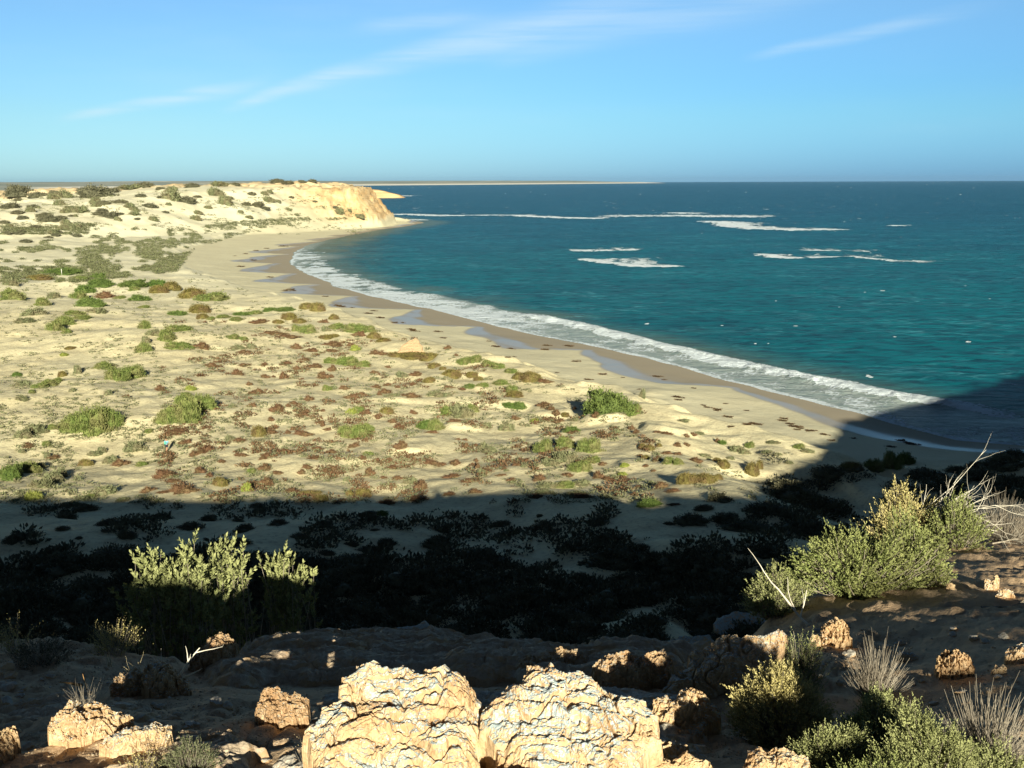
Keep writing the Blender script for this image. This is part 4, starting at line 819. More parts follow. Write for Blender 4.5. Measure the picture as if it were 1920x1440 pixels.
rock('sunlit rubble rock at the corner of the cliff top', [(-30, 1385), (0, 1372), (25, 1362), (36, 1385), (28, 1415), (0, 1432), (-40, 1430)], .92, 50, .08, 37, .2, rough=1.7)
rock('boulder with a bleached sunlit cap, behind bare twigs', [(268, 1262), (280, 1245), (300, 1240), (325, 1252), (350, 1272), (360, 1296), (330, 1312), (290, 1308), (265, 1290)], .90, 45, .12, 41, 1.0)
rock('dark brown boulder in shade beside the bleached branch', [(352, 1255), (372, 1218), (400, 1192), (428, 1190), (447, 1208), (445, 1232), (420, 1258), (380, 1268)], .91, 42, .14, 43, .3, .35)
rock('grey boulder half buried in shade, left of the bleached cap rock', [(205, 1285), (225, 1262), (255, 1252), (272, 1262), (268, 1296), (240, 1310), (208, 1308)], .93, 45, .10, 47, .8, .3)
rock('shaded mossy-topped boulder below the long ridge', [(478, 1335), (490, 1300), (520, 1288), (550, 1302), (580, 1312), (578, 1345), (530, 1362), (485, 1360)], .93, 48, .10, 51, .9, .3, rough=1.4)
rock('small round pale stone sunk in shaded sand', [(593, 1268), (600, 1261), (612, 1262), (616, 1270), (608, 1276), (597, 1275)], .975, 60, .025, 53, .9, .1)
rock('long shaded ridge rock with pale lichen and a spot of sun near its left end', [(450, 1248), (475, 1222), (520, 1205), (540, 1188), (580, 1185), (620, 1192), (640, 1204), (672, 1198), (700, 1208), (705, 1235), (640, 1252), (560, 1256), (480, 1262)], .93, 52, .12, 57, 1.2, .1)
rock('broad shaded ridge rock with a whitish crest and a sunlit notch', [(692, 1206), (705, 1182), (740, 1180), (768, 1175), (790, 1166), (812, 1178), (845, 1190), (868, 1205), (900, 1216), (905, 1250), (830, 1262), (740, 1256), (690, 1240)], .93, 50, .14, 61, 1.4, .1)
rock('shaded flat stone with grey lichen below the ridge crest', [(630, 1232), (648, 1224), (680, 1222), (692, 1232), (680, 1244), (645, 1246)], .955, 60, .05, 63, 1.2, .1)
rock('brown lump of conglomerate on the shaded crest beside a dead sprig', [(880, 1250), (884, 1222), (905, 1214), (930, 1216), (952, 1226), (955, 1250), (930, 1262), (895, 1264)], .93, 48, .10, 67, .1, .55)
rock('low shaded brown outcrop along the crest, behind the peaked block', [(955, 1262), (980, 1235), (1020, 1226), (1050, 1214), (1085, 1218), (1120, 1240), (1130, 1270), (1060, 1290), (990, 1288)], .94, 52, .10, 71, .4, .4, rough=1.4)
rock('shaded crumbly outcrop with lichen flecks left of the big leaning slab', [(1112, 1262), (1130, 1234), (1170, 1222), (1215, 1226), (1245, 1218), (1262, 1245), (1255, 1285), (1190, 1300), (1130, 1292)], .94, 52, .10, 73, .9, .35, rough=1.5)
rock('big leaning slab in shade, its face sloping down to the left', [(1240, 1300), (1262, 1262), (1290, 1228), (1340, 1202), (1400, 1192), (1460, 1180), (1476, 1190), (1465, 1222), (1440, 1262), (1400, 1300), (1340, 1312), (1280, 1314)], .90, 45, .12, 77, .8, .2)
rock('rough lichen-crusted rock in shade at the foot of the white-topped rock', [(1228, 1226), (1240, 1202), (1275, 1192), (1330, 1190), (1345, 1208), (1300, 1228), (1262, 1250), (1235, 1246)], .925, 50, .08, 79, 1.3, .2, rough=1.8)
rock('bright white-topped rock in sunlight with a dark hollow below', [(1340, 1180), (1345, 1158), (1368, 1152), (1385, 1146), (1402, 1150), (1418, 1143), (1432, 1160), (1448, 1178), (1462, 1188), (1420, 1196), (1380, 1204), (1352, 1200)], .885, 48, .10, 83, 1.6, rough=1.2)
rock('lumpy sunlit rock like a clenched fist above the yellow bush', [(1536, 1200), (1540, 1178), (1552, 1166), (1566, 1160), (1582, 1166), (1592, 1182), (1598, 1204), (1584, 1212), (1560, 1216), (1540, 1214)], .89, 45, .10, 87, .7, rough=2.0)
rock('small jagged brown stone left of the fist-like rock', [(1518, 1206), (1524, 1188), (1534, 1192), (1540, 1208), (1534, 1220), (1520, 1218)], .92, 50, .05, 89, .2)
rock('round brown lump of conglomerate standing alone on shaded sand', [(1752, 1252), (1756, 1232), (1770, 1220), (1790, 1218), (1812, 1228), (1826, 1248), (1820, 1266), (1790, 1272), (1762, 1268)], .93, 45, .10, 93, .1, .1, rough=1.8)
rock('grey stone in shade at the edge of the view, right of the round brown lump', [(1884, 1232), (1892, 1214), (1915, 1206), (1950, 1210), (1950, 1245), (1900, 1246)], .94, 50, .07, 97, 1.1, .2)
rock('twin-horned sunlit stone on the sand slope', [(1846, 1102), (1848, 1084), (1858, 1090), (1864, 1078), (1872, 1080), (1874, 1094), (1868, 1106), (1852, 1108)], .95, 45, .06, 101, .6)
rock('pale cream stone with a flat sunlit top, lower one of the pair on the sand', [(1866, 1118), (1872, 1106), (1886, 1101), (1900, 1108), (1904, 1118), (1884, 1122)], .955, 50, .05, 103, .5)
rock('small round sunlit stone beside the foot of the big bush', [(1774, 1104), (1776, 1095), (1784, 1093), (1791, 1097), (1790, 1105), (1782, 1108)], .96, 50, .04, 107, .3)
rock('flat shaded stone low on the sand right of the stone-strewn crest', [(1676, 1232), (1690, 1222), (1712, 1224), (1722, 1234), (1706, 1242), (1684, 1242)], .96, 55, .04, 109, 1.0, .2)
rock('warm brown stone below the round conglomerate lump', [(1858, 1256), (1866, 1246), (1880, 1246), (1888, 1258), (1876, 1266), (1862, 1266)], .96, 50, .04, 113, .2)
# ------------------------------------------------------------------ plants close to the viewpoint
def tubes(P, R_, sides=4):
    """P (n,k,3) centre lines, R_ (n,k) radii"""
    P = np.asarray(P, float); n, k, _ = P.shape
    T = np.gradient(P, axis=1); T = unit(T)
    ref = np.where(np.abs(T[..., 2:3]) > .9, [[[1.0, 0, 0]]], [[[0, 0, 1.0]]])
    a = unit(np.cross(T, ref)); b = np.cross(T, a)
    th = np.arange(sides) * 2 * np.pi / sides
    V = P[:, :, None, :] + R_[:, :, None, None] * (a[:, :, None, :] * np.cos(th)[None, None, :, None] + b[:, :, None, :] * np.sin(th)[None, None, :, None])
    V = V.reshape(-1, 3); i = np.arange(n)[:, None, None] * k * sides; j = np.arange(k - 1)[None, :, None] * sides; s = np.arange(sides)[None, None, :]; s2 = (s + 1) % sides
    F = np.stack(np.broadcast_arrays(i + j + s, i + j + s2, i + j + sides + s2, i + j + sides + s), -1).reshape(-1, 4)
    return V, F
def bezier(a, b, c, k):
    t = np.linspace(0, 1, k)[None, :, None]
    return (1 - t) ** 2 * a[:, None] + 2 * t * (1 - t) * b[:, None] + t * t * c[:, None]
def shoot_plant(label, base, hw, dep, ht, n, mat, seed, leaf=.02, per=16, slen=.14, upness=.9, name='saltbush', cat='bush', lean=(0, 0), bare=.0, core=.72, bark=None, group=None, lumps=.45, mat2=None, zmin=-.05, open_=.0, lw=.42):
    """a bush of leafy shoots on branches that leave one foot; base: world point, half width, half depth, height"""
    rg = np.random.default_rng(seed); base = np.array(base, float)
    root = bpy.data.objects.new(name, None); COL.objects.link(root); root.location = base; root.empty_display_size = .1
    tag(root, label, cat, group)
    D = sphere_dirs(n, rg, zmin)
    keep = fbm3(D + seed, 2.6, 2, seed + 5) > -.9 + 2 * open_
    D = D[keep]; n = len(D)
    rad = (1 - lumps * .5 + lumps * fbm3(D + seed, 2.1, 3, seed)) * rg.uniform(core, 1.0, n)
    S_ = np.array([hw, dep, ht])
    P0 = D * rad[:, None] * S_ + np.array([lean[0], lean[1], 0]) * np.clip(D[:, 2:3], 0, 1)
    dr = unit(D * [1, 1, .7] + rg.normal(size=(n, 3)) * .28 + [0, 0, upness])
    L = slen * rg.uniform(.55, 1.25, n)
    bend = rg.normal(size=(n, 3)) * .25
    t = np.linspace(.02, 1, per)
    C = P0[:, None] + dr[:, None] * (L[:, None] * t)[..., None] + bend[:, None] * (L[:, None] * t ** 2 * .5)[..., None]
    n_l = n * per; C = C.reshape(-1, 3); ax = np.repeat(dr, per, 0)
    side = rg.normal(size=(n_l, 3)); side = unit(side - ax * (side * ax).sum(1, keepdims=True))
    tl = np.tile(t, n)
    ld = ax * .75 + side * (.95 - .55 * tl[:, None])
    sz = leaf * rg.uniform(.65, 1.25, n_l) * (1.1 - .45 * tl)
    if bare: 
        kb = np.repeat(rg.uniform(0, 1, n) > bare, per); C, ld, sz, tl = C[kb], ld[kb], sz[kb], tl[kb]; kk2 = kb
    else: kk2 = np.ones(n_l, bool)
    V, F = leaves(C, ld, sz, sz * lw, rg, .12)
    tint = np.clip(np.repeat(rg.uniform(0, 1, n), per)[kk2] * .35 + tl * .35 + .3 * rg.uniform(0, 1, len(C)) + .25 * np.repeat(fbm3(D + seed, 3.1, 2, seed + 8), per)[kk2], 0, 1)
    link('foliage', mesh_np('foliage', V, F, True, dict(tint=np.repeat(tint, 4)), mat), root)
    # branches
    m = min(n, 420); ii = rg.choice(n, m, replace=False)
    foot = rg.normal(size=(m, 3)) * [hw * .10, dep * .10, 0]; foot[:, 2] = -.04
    mid = (foot + P0[ii]) / 2 + rg.normal(size=(m, 3)) * .10 * hw - [0, 0, .12 * ht]
    Bz = bezier(foot, mid, P0[ii] + dr[ii] * L[ii, None] * .8, 7)
    th_ = max(hw, ht) * .009
    rr = np.linspace(1, .25, 7)[None, :] * th_ * rg.uniform(.5, 1.3, (m, 1))
    V, F = tubes(Bz, rr, 4)
    link('branches', mesh_np('branches', V, F, True, None, bark or M_BARK), root)
    return root
def twig_tree(rg, start, dirv, length, rad, depth, out, spread=.5, curve=.25, up=.1, kids=(2, 4)):
    k = 7; p = np.array(start, float); d = unit(np.array(dirv, float)); P = [p.copy()]
    for i in range(k - 1):
        d = unit(d + rg.normal(size=3) * curve * .35 + [0, 0, up * .25]); p = p + d * length / (k - 1); P.append(p.copy())
    P = np.array(P); out.append((P, np.linspace(rad, rad * (.45 if depth else .2), k)))
    if depth:
        for _ in range(rg.integers(*kids)):
            j = rg.integers(2, k); dd = unit((P[j] - P[j - 1]) + rg.normal(size=3) * spread * length / (k - 1) * 1.3)
            twig_tree(rg, P[j], dd, length * rg.uniform(.4, .75), rad * .5, depth - 1, out, spread, curve, up, kids)
def twigs(label, base, stems, mat, seed, name='dead_branch', cat='branch', group=None, parts=True, **kw):
    """stems: list of (offset, direction, length, radius, depth)"""
    rg = np.random.default_rng(seed)
    root = bpy.data.objects.new(name, None); COL.objects.link(root); root.location = base; root.empty_display_size = .05
    tag(root, label, cat, group)
    for s_ in stems:
        out = []; twig_tree(rg, s_[0], s_[1], s_[2], s_[3], s_[4], out, **kw)
        V, F = tubes(np.array([o[0] for o in out]), np.array([o[1] for o in out]), 5)
        link('stem', mesh_np('stem', V, F, True, None, mat), root)
    return root
def foot(px, py, r=None):
    c_ = cast([px], [py])[0][0]
    if r is None or (r < 7 and np.isfinite(c_[0]) and math.hypot(c_[0], c_[1]) < 9): return c_
    p = atdist(px, py, r); return np.array([p[0], p[1], float(landf(np.array([p[0]]), np.array([p[1]]))[0])])
def at_px(px, py, r, dz=0.0): return atdist(px, py, r) + [0, 0, dz]
def mpp(r, py): return r / FPX / math.cos(math.radians(25))

def bush_at(label, px, base_py, w_px, top_py, r, n, mat, seed, **kw):
    b = foot(px, base_py, r); r = math.hypot(b[0], b[1]); m = r / FPX; hw = w_px * m / 2; dn = math.atan2(EYE - b[2], r)
    seen = (base_py - top_py) * m / math.cos(dn) ; dep = kw.pop('dep', hw * .7)
    ht = max((seen - dep * .5 * math.sin(dn)) * kw.pop('tall', 1.0), hw * .45)
    return shoot_plant(label, b, hw, dep, ht, n, mat, seed, **kw)
# the big saltbush that catches the sun left of centre: its foot is down the slope, plumes rise into the light
def plumed(label, spots, r, seed, mat, base_px):
    rg = np.random.default_rng(seed); b = foot(base_px[0], base_px[1], r); b[2] = float(landf(b[0:1], b[1:2])[0])
    root = bpy.data.objects.new('saltbush', None); COL.objects.link(root); root.location = b; tag(root, label, 'bush')
    VV, FF, TT, BB, off_ = [], [], [], [], 0
    for (px, py, h_px, n_s) in spots:
        n_s = int(n_s * 1.15)
        top = at_px(px, py, r + rg.normal() * .12) - b; h = h_px * r / FPX
        m = n_s; a = rg.normal(size=(m, 3)) * [h * .13, h * .16, 0]; s = top + a * 1.1 - [0, 0, 1] * (h * np.where(rg.uniform(0, 1, m) < .6, rg.uniform(.30, 1.0, m), rg.uniform(1.0, 2.8, m)) + np.abs(a[:, 0]) * .9)[:, None]
        dr = unit(rg.normal(size=(m, 3)) * .34 + a / h * 1.6 + [0.10, 0, 1]); L = h * rg.uniform(.22, .42, m); per = 22; t = np.linspace(.02, 1, per)
        C = (s[:, None] + dr[:, None] * (L[:, None] * t)[..., None]).reshape(-1, 3); ax = np.repeat(dr, per, 0)
        sd = rg.normal(size=C.shape); sd = unit(sd - ax * (sd * ax).sum(1, keepdims=True)); tl = np.tile(t, m)
        sz = .052 * rg.uniform(.6, 1.2, len(C)) * (1.1 - .4 * tl)
        V, F = leaves(C, ax * .8 + sd * (.9 - .5 * tl[:, None]), sz, sz * .42, rg, .12)
        VV.append(V); FF.append(F + off_); off_ += len(V); TT.append(np.repeat(np.clip(.2 + .45 * tl + .35 * rg.uniform(0, 1, len(C)), 0, 1), 4))
        f0 = rg.normal(size=(m, 3)) * [.15, .15, 0]; BB.append(bezier(f0, (f0 + s) / 2 - [0, 0, .1] + rg.normal(size=(m, 3)) * .12, s + dr * L[:, None] * .5, 7)[::3])
    link('foliage', mesh_np('foliage', np.concatenate(VV), np.concatenate(FF), True, dict(tint=np.concatenate(TT)), mat), root)
    Bz = np.concatenate(BB); V, F = tubes(Bz, np.linspace(.008, .002, 7)[None, :] * np.ones((len(Bz), 1)), 4)
    link('branches', mesh_np('branches', V, F, True, None, M_BARK), root)
    return root
sp = [(272, 1020, 90, 34), (296, 1034, 90, 30), (262, 1058, 80, 26), (318, 1016, 60, 8), (352, 1006, 90, 26), (345, 1040, 100, 34), (375, 1042, 90, 30), (300, 1064, 80, 34), (335, 1062, 90, 36), (365, 1078, 90, 30), (285, 1084, 70, 30), (320, 1096, 80, 34), (350, 1110, 80, 30), (250, 1086, 60, 18), (392, 1100, 70, 20)]
plumed('silver-green bush with the broadest band of sunlit plumes above the shade', sp, 8.7, 401, M_SALT, (320, 1170))
sp = [(412, 1002, 90, 34), (424, 1014, 90, 34), (404, 1034, 80, 20), (428, 1046, 90, 34), (420, 1080, 90, 34), (440, 1112, 80, 22)]
plumed('tall narrow sunlit plume of silver-green foliage between the two broader bushes', sp, 9.1, 402, M_SALT, (425, 1170))
sp = [(512, 1012, 90, 34), (528, 1026, 90, 28), (546, 1032, 80, 24), (562, 1050, 60, 12), (583, 1052, 45, 8), (520, 1060, 90, 34), (545, 1070, 80, 22), (515, 1100, 80, 26), (545, 1112, 80, 24)]
plumed('bush with yellowish sunlit tips trailing to the right, above dark shaded foliage', sp, 9.4, 403, M_SALT, (530, 1170))
for j_, (px_, py_, w_, t_) in enumerate([(250, 1215, 150, 1105), (360, 1225, 170, 1110), (470, 1225, 160, 1100), (580, 1215, 170, 1095), (160, 1205, 140, 1120), (690, 1190, 150, 1110)]):
    bush_at(['dark shaded bush under the broad sunlit plumes', 'dark shaded bush behind the bleached forked branch', 'dark shaded bush in the gap under the narrow plume', 'dark shaded bush under the yellowish tips', 'dark shaded bush left of all the sunlit plumes', 'dark shaded bush right of the yellowish tips'][j_], px_, py_, w_, t_, 7.4, 420, M_DARKSH, 490 + j_, leaf=.034, per=16, slen=.2, lumps=.6, upness=1.3)
# the big green bush on the sand slope
bush_at('large round green bush on the shaded sand slope, biggest of the near bushes', 1610, 1128, 250, 965, 7.6, 1700, M_SALTG, 411, leaf=.028, per=18, slen=.13, lumps=.85, upness=.55, open_=.05, name='saltbush')
bush_at('green bush joined to the right side of the large round bush', 1705, 1120, 150, 968, 7.9, 900, M_SALTG, 412, leaf=.028, per=18, slen=.13, lumps=.75, upness=.6, open_=.05)
bush_at('low olive bush sprawling over the drop below the large round bush', 1455, 1135, 120, 1050, 7.2, 520, M_SALT, 413, leaf=.026, per=15, slen=.13, lumps=.6, open_=.15)
bush_at('pale green bush behind the large round bush, under the fan of bare branches', 1700, 985, 130, 872, 10.4, 620, M_SALTY, 414, leaf=.036, per=18, slen=.22, upness=1.5, lumps=.6)
bush_at('grey-green bush at the right foot of the bare branches', 1790, 1010, 100, 915, 10.2, 520, M_SALTG, 415, leaf=.034, per=16, slen=.18, lumps=.5)
bush_at('leafless grey bush at the edge of the view on the sand slope', 1885, 982, 100, 915, 11.5, 420, M_BARK, 416, leaf=.008, per=3, slen=.30, bare=.8, lumps=.3, upness=1.6, name='bare_bush')
twigs('fan of long bleached bare branches sweeping right above the green bushes', foot(1690, 985, 10.3) + [0, 0, .1],
      [((.03 * q_, 0, .05), (math.sin(a_), -.1, math.cos(a_)), L_, .0075, 2) for q_, (a_, L_) in enumerate([(.75, .55), (.9, .65), (1.05, .75), (1.2, .8), (1.3, .8), (.6, .42), (.95, .6), (1.1, .7), (.5, .36), (1.25, .65)])], M_DEAD, 421, name='dead_branches', up=.03, curve=.3, spread=.32)
twigs('upright bare grey twigs behind the large round bush', foot(1560, 985, 9.2), [((0, 0, 0), (-.35, 0, .9), .36, .0045, 2), ((.05, 0, 0), (.1, 0, 1), .38, .0045, 2), ((.1, 0, 0), (.45, 0, .85), .34, .0045, 2), ((.0, 0, 0), (-.05, .1, 1), .36, .004, 2), ((.15, 0, 0), (.6, 0, .7), .36, .006, 1)], M_BARK, 422, name='dead_twigs', spread=.6)
twigs('pale crooked stick leaning out from the low olive bush', foot(1500, 1172, 6.2), [((.06, -.02, 0), (-.62, .1, .55), .38, .010, 1), ((0, 0, .05), (.1, .1, .6), .2, .006, 1)], M_DEAD, 423, name='dead_stick', cat='stick', kids=(1, 3))
# lower right bushes
bush_at('straw-yellow bush with dense small leaves beside the lichen boulder', 1465, 1385, 205, 1240, 2.85, 2200, M_SALTY, 431, leaf=.0135, per=14, slen=.055, lumps=.5, upness=.6, tall=1.0)
bush_at('upright olive shoots rising behind the straw-yellow bush', 1500, 1300, 90, 1180, 3.4, 420, M_SALT, 432, tall=1.0, leaf=.012, per=18, slen=.085, upness=1.8, lumps=.5, core=.3)
bush_at('dense green bush with bare grey twigs on its far side', 1650, 1420, 190, 1262, 2.65, 2400, M_SALT, 433, leaf=.0125, per=14, slen=.055, lumps=.5, tall=.8)
bush_at('yellow-green bush with trailing sprays at the lower edge of the view', 1745, 1480, 240, 1315, 2.5, 2600, M_SALT, 434, leaf=.0125, per=14, slen=.065, lumps=.6, tall=.85)
bush_at('green sprig-covered bush cut by the bottom of the view', 1660, 1500, 220, 1390, 2.35, 1600, M_SALTG, 435, leaf=.011, per=14, slen=.06, lumps=.6, tall=.5)
bush_at('low yellow-green sprays filling the gap between the straw-yellow and dense green bushes', 1560, 1445, 190, 1335, None, 1300, M_SALT, 461, leaf=.012, per=14, slen=.055, lumps=.6, tall=.7)
bush_at('low olive sprays reaching toward the thin grey leafless bush', 1850, 1490, 230, 1375, None, 1300, M_SALT, 462, leaf=.012, per=14, slen=.055, lumps=.6, tall=.7)
bush_at('clump of bare grey upright twigs behind the dense green bush', 1640, 1300, 130, 1200, 3.3, 420, M_BARK, 436, leaf=.005, per=2, slen=.12, bare=.9, upness=1.6, lumps=.3, core=.2, name='bare_bush')
bush_at('thin grey leafless bush beside the trailing yellow-green bush', 1850, 1430, 190, 1290, 2.9, 500, M_BARK, 437, leaf=.005, per=2, slen=.13, bare=.9, upness=1.1, lumps=.4, core=.3, name='bare_bush')
bush_at('grey dry bush in the lower corner beside pale rubble', 1900, 1480, 120, 1360, 2.5, 300, M_TWIG, 438, leaf=.006, per=4, slen=.09, bare=.5, upness=.9, lumps=.4, core=.3, name='bare_bush')
# lower left plants
bush_at('blue-grey cushion of stubby sprigs beside the tilted tan slab', 355, 1462, 130, 1385, 2.5, 620, M_GREY, 441, leaf=.0075, per=10, slen=.034, lumps=.3, upness=.3)
bush_at('sparse straw-coloured sprigs glowing in the sun at the shade edge', 212, 1225, 110, 1172, 4.9, 150, M_SALTY, 442, leaf=.014, per=9, slen=.10, lumps=.6, core=.4, open_=.2)
bush_at('small sunlit twiggy plant near the edge of the view above bare shaded sand', 30, 1222, 80, 1170, 5.4, 90, M_SALTY, 443, leaf=.016, per=8, slen=.12, lumps=.6, core=.4, open_=.25)
bush_at('low dark scrubby plant in shade behind bare sand', 75, 1240, 130, 1196, 5.0, 260, M_DARKSH, 444, leaf=.013, per=9, slen=.07, lumps=.6)
bush_at('small dry tuft at the foot of the peaked limestone block', 932, 1366, 40, 1342, 3.2, 90, M_SALTY, 445, leaf=.008, per=6, slen=.03)
bush_at('orange-tipped sprigs among rubble at the bottom edge', 262, 1470, 70, 1400, 2.5, 90, M_SALTY, 446, leaf=.008, per=7, slen=.04, open_=.2)
bush_at('small dark sprig plant at the left foot of the cream slab', 585, 1445, 50, 1380, 2.7, 60, M_TWIG, 447, leaf=.006, per=5, slen=.07, bare=.5, upness=1.5, name='bare_bush')
bush_at('dry dark scrub in shade around the dark brown boulder', 450, 1185, 170, 1150, 6.0, 260, M_DARKSH, 448, leaf=.014, per=9, slen=.08, lumps=.6)
bush_at('tangle of dark litter and dry stems on shaded ground left of the bleached cap rock', 160, 1330, 110, 1295, 4.2, 110, M_BARK, 449, leaf=.006, per=2, slen=.09, bare=.7, lumps=.6, name='bare_bush', upness=.3)
b0 = foot(325, 1200, 5.0); 
twigs('forked bleached white branch lit against the dark slope', b0 + [0, 0, .05], [((.0, 0, 0), (.35, 0, .75), .19, .008, 1), ((.01, 0, .02), (.8, 0, .25), .14, .009, 0), ((-.03, 0, 0), (-.45, 0, .8), .14, .004, 1), ((.0, 0, .02), (.65, .1, .7), .20, .006, 2)], M_DEAD, 451, kids=(1, 3), spread=.35)
b0 = foot(278, 1282, 4.1)
twigs('bare straw-coloured twigs in front of the bleached cap rock', b0, [((.0, 0, 0), (-.75, 0, .55), .16, .003, 1), ((.0, 0, 0), (.05, 0, 1), .12, .003, 1), ((-.02, 0, 0), (-.3, 0, .95), .13, .0028, 1), ((.02, 0, 0), (.25, 0, 1), .12, .0025, 0)], M_TWIG, 452, name='dead_twigs', spread=.5)
b0 = foot(165, 1318, 3.9)
twigs('curved golden stalk drooping left with an upright pale stub beside it', b0, [((.0, 0, 0), (-.25, 0, 1), .10, .005, 0), ((.005, 0, 0), (.0, 0, 1), .15, .0055, 0), ((-.02, 0, .09), (-.9, 0, .15), .11, .0085, 0)], M_BROWNTWIG, 453, name='dry_stalk', cat='stalk', curve=.12, up=-.05)
b0 = foot(205, 1250, 4.4)
twigs('pair of snapped pale upright stalks below the straw-coloured sprigs', b0, [((.0, 0, 0), (-.15, 0, 1), .10, .004, 0), ((.012, 0, 0), (-.1, 0, 1), .09, .004, 0)], M_TWIG, 454, name='dry_stalk', cat='stalk', curve=.05)
b0 = foot(790, 1418, 2.95)
twigs('gnarled bleached driftwood twig lying under the cream slab', b0 + [0, 0, .03], [((-.04, 0, 0), (1, -.1, .08), .16, .006, 2), ((-.02, 0, 0), (.4, .2, .5), .07, .005, 1), ((.05, 0, .01), (1, 0, -.1), .11, .004, 2)], M_DEAD, 455, spread=.9, kids=(2, 5))
b0 = foot(850, 1372, 3.2)
twigs('dried brown flower spikes standing against the cream slab', b0 + [0, 0, .02], [((0, 0, 0), (-.35, 0, 1), .10, .004, 1), ((.012, -.01, 0), (.12, 0, 1), .08, .0055, 0), ((-.012, 0, 0), (-.7, 0, .6), .05, .002, 1)], M_BROWNTWIG, 456, name='dry_stalk', cat='stalk')
b0 = foot(975, 1250, 4.6)
twigs('single dead sprig with a white tip on the shaded crest', b0, [((0, 0, 0), (.15, 0, 1), .085, .003, 1)], M_BARK, 457, name='dead_twigs', kids=(1, 2))
b0 = foot(1090, 1375, 3.05)
twigs('fine dry grass stems beside the shaded hollow of the knobbly rock', b0 + [.03, 0, .02], [((0, 0, 0), (.6, 0, .6), .07, .0016, 1), ((0, 0, 0), (.3, 0, .9), .07, .0016, 1), ((0, 0, 0), (.8, 0, .3), .06, .0015, 1), ((0, 0, 0), (-.3, 0, .7), .05, .0015, 0)], M_TWIG, 458, name='dry_grass', cat='grass tuft')
for j, (px, py, lb, dx, dy, L) in enumerate([(1355, 1420, 'short dark stick lying on sunlit bare sand, below the sprawling yellow bush', .6, .3, .06), (1372, 1386, 'tiny forked twig on sunlit bare sand near the lichen boulder', .4, .6, .03), (1560, 1030 + 150, 'thin dark stick on the shaded sand behind the fist-like rock', 1, .1, .12), (1840, 1140, 'dark flat mat of dead wood on the shaded sand slope', 1, .1, .18), (1860, 1020, 'dead branch lying across the top of the sand slope', 1, -.25, .3)]):
    b0 = foot(px, py); twigs(lb, b0 + [0, 0, .004], [((0, 0, 0), (dx, -dy, .02), L, .0035 * (1 + 2 * (L > .1)), 1 + (L > .1))], M_BARK, 470 + j, name='dead_stick', cat='stick', up=0, curve=.15)

# unseen bushes added on the rise behind the viewpoint to break up its shadow
rg = np.random.default_rng(5)
for j in range(26):
    x = -13 + 27 * (j + rg.uniform(-.4, .4)) / 26; y = -7.6 + rg.uniform(-.7, .5)
    if -1.2 < x < 4.3: continue
    z = float(land(np.array([x]), np.array([y]))[0]); w_ = rg.uniform(.35, .8); 
    o = link('grey_shrub', PROTO['y'][j % 4], None, (x, y, z - .03)); o.scale = (w_, w_ * .8, w_ * rg.uniform(.5, 1.1)); tag(o, 'unseen grey-green shrub added behind the viewpoint to cast shade', 'shrub', 'unseen shrubs added behind the viewpoint to cast shade')
for j in range(30):
    x = -75 + 62 * j / 30 + rg.uniform(-.8, .8); y = -13 + 5 * (x + 75) / 70 + rg.uniform(-.6, .6); z = float(land(np.array([x]), np.array([y]))[0]); w_ = rg.uniform(.5, 2.1)
    if rg.uniform() < .4: continue
    o = link('grey_shrub', PROTO['y'][j % 4], None, (x, y, z - .05)); o.scale = (w_, w_ * .8, w_ * rg.uniform(.5, .9)); tag(o, 'unseen grey-green shrub added behind the viewpoint to cast shade', 'shrub', 'unseen shrubs added behind the viewpoint to cast shade')
for j in range(16):
    x = 15 + 26 * j / 16 + rg.uniform(-.8, .8); y = float(np.interp(x, [14, 22, 34, 42], [-8, -9, -7, 0])); z = float(land(np.array([x]), np.array([y]))[0]); w_ = rg.uniform(.5, 1.5)
    o = link('grey_shrub', PROTO['y'][j % 4], None, (x, y, z - .05)); o.scale = (w_, w_ * .8, w_ * rg.uniform(.5, .9)); tag(o, 'unseen grey-green shrub added behind the viewpoint to cast shade', 'shrub', 'unseen shrubs added behind the viewpoint to cast shade')

# loose stones
def stone_mesh(seed):
    import bmesh
    bm = bmesh.new(); bmesh.ops.create_icosphere(bm, subdivisions=3, radius=1.0)
    V = np.array([v.co[:] for v in bm.verts]); q = V * (1 + .38 * fbm3(V + seed * 3.3, 1.1, 2, seed) + .16 * fbm3(V + seed, 3.2, 3, seed + 2, .6))[:, None]
    c_ = np.random.default_rng(seed).normal(size=(5, 3)); c_ = unit(c_)
    for n_ in c_:
        d = q @ n_; q = q - np.maximum(d - .62, 0)[:, None] * n_ * .85
    for v, c in zip(bm.verts, q): v.co = c
    me = bpy.data.meshes.new('stone'); bm.to_mesh(me); bm.free(); me.materials.append(M_ROCK)
    a = me.attributes.new('lichen', 'FLOAT', 'POINT'); a.data.foreach_set('value', np.full(len(V), .6, np.float32)); b_ = me.attributes.new('dark', 'FLOAT', 'POINT'); b_.data.foreach_set('value', np.full(len(V), .2, np.float32))
    return me
STONES = [stone_mesh(i) for i in range(6)]
rg = np.random.default_rng(8)
spots = []
for _ in range(1200):
    u_ = rg.uniform()
    if u_ < .45: x, y = rg.uniform(0, 620), rg.uniform(1240, 1438)
    elif u_ < .75: x, y = rg.uniform(560, 1340), rg.uniform(1225, 1438)
    else: x, y = rg.uniform(1450, 1915), rg.uniform(1180, 1330)
    if n2(np.array([x / 60]), np.array([y / 40]), 501)[0] < -.1: continue
    spots.append((x, y))
spots = spots[:280]
Pn, Rn = cast([s[0] for s in spots], [s[1] for s in spots])
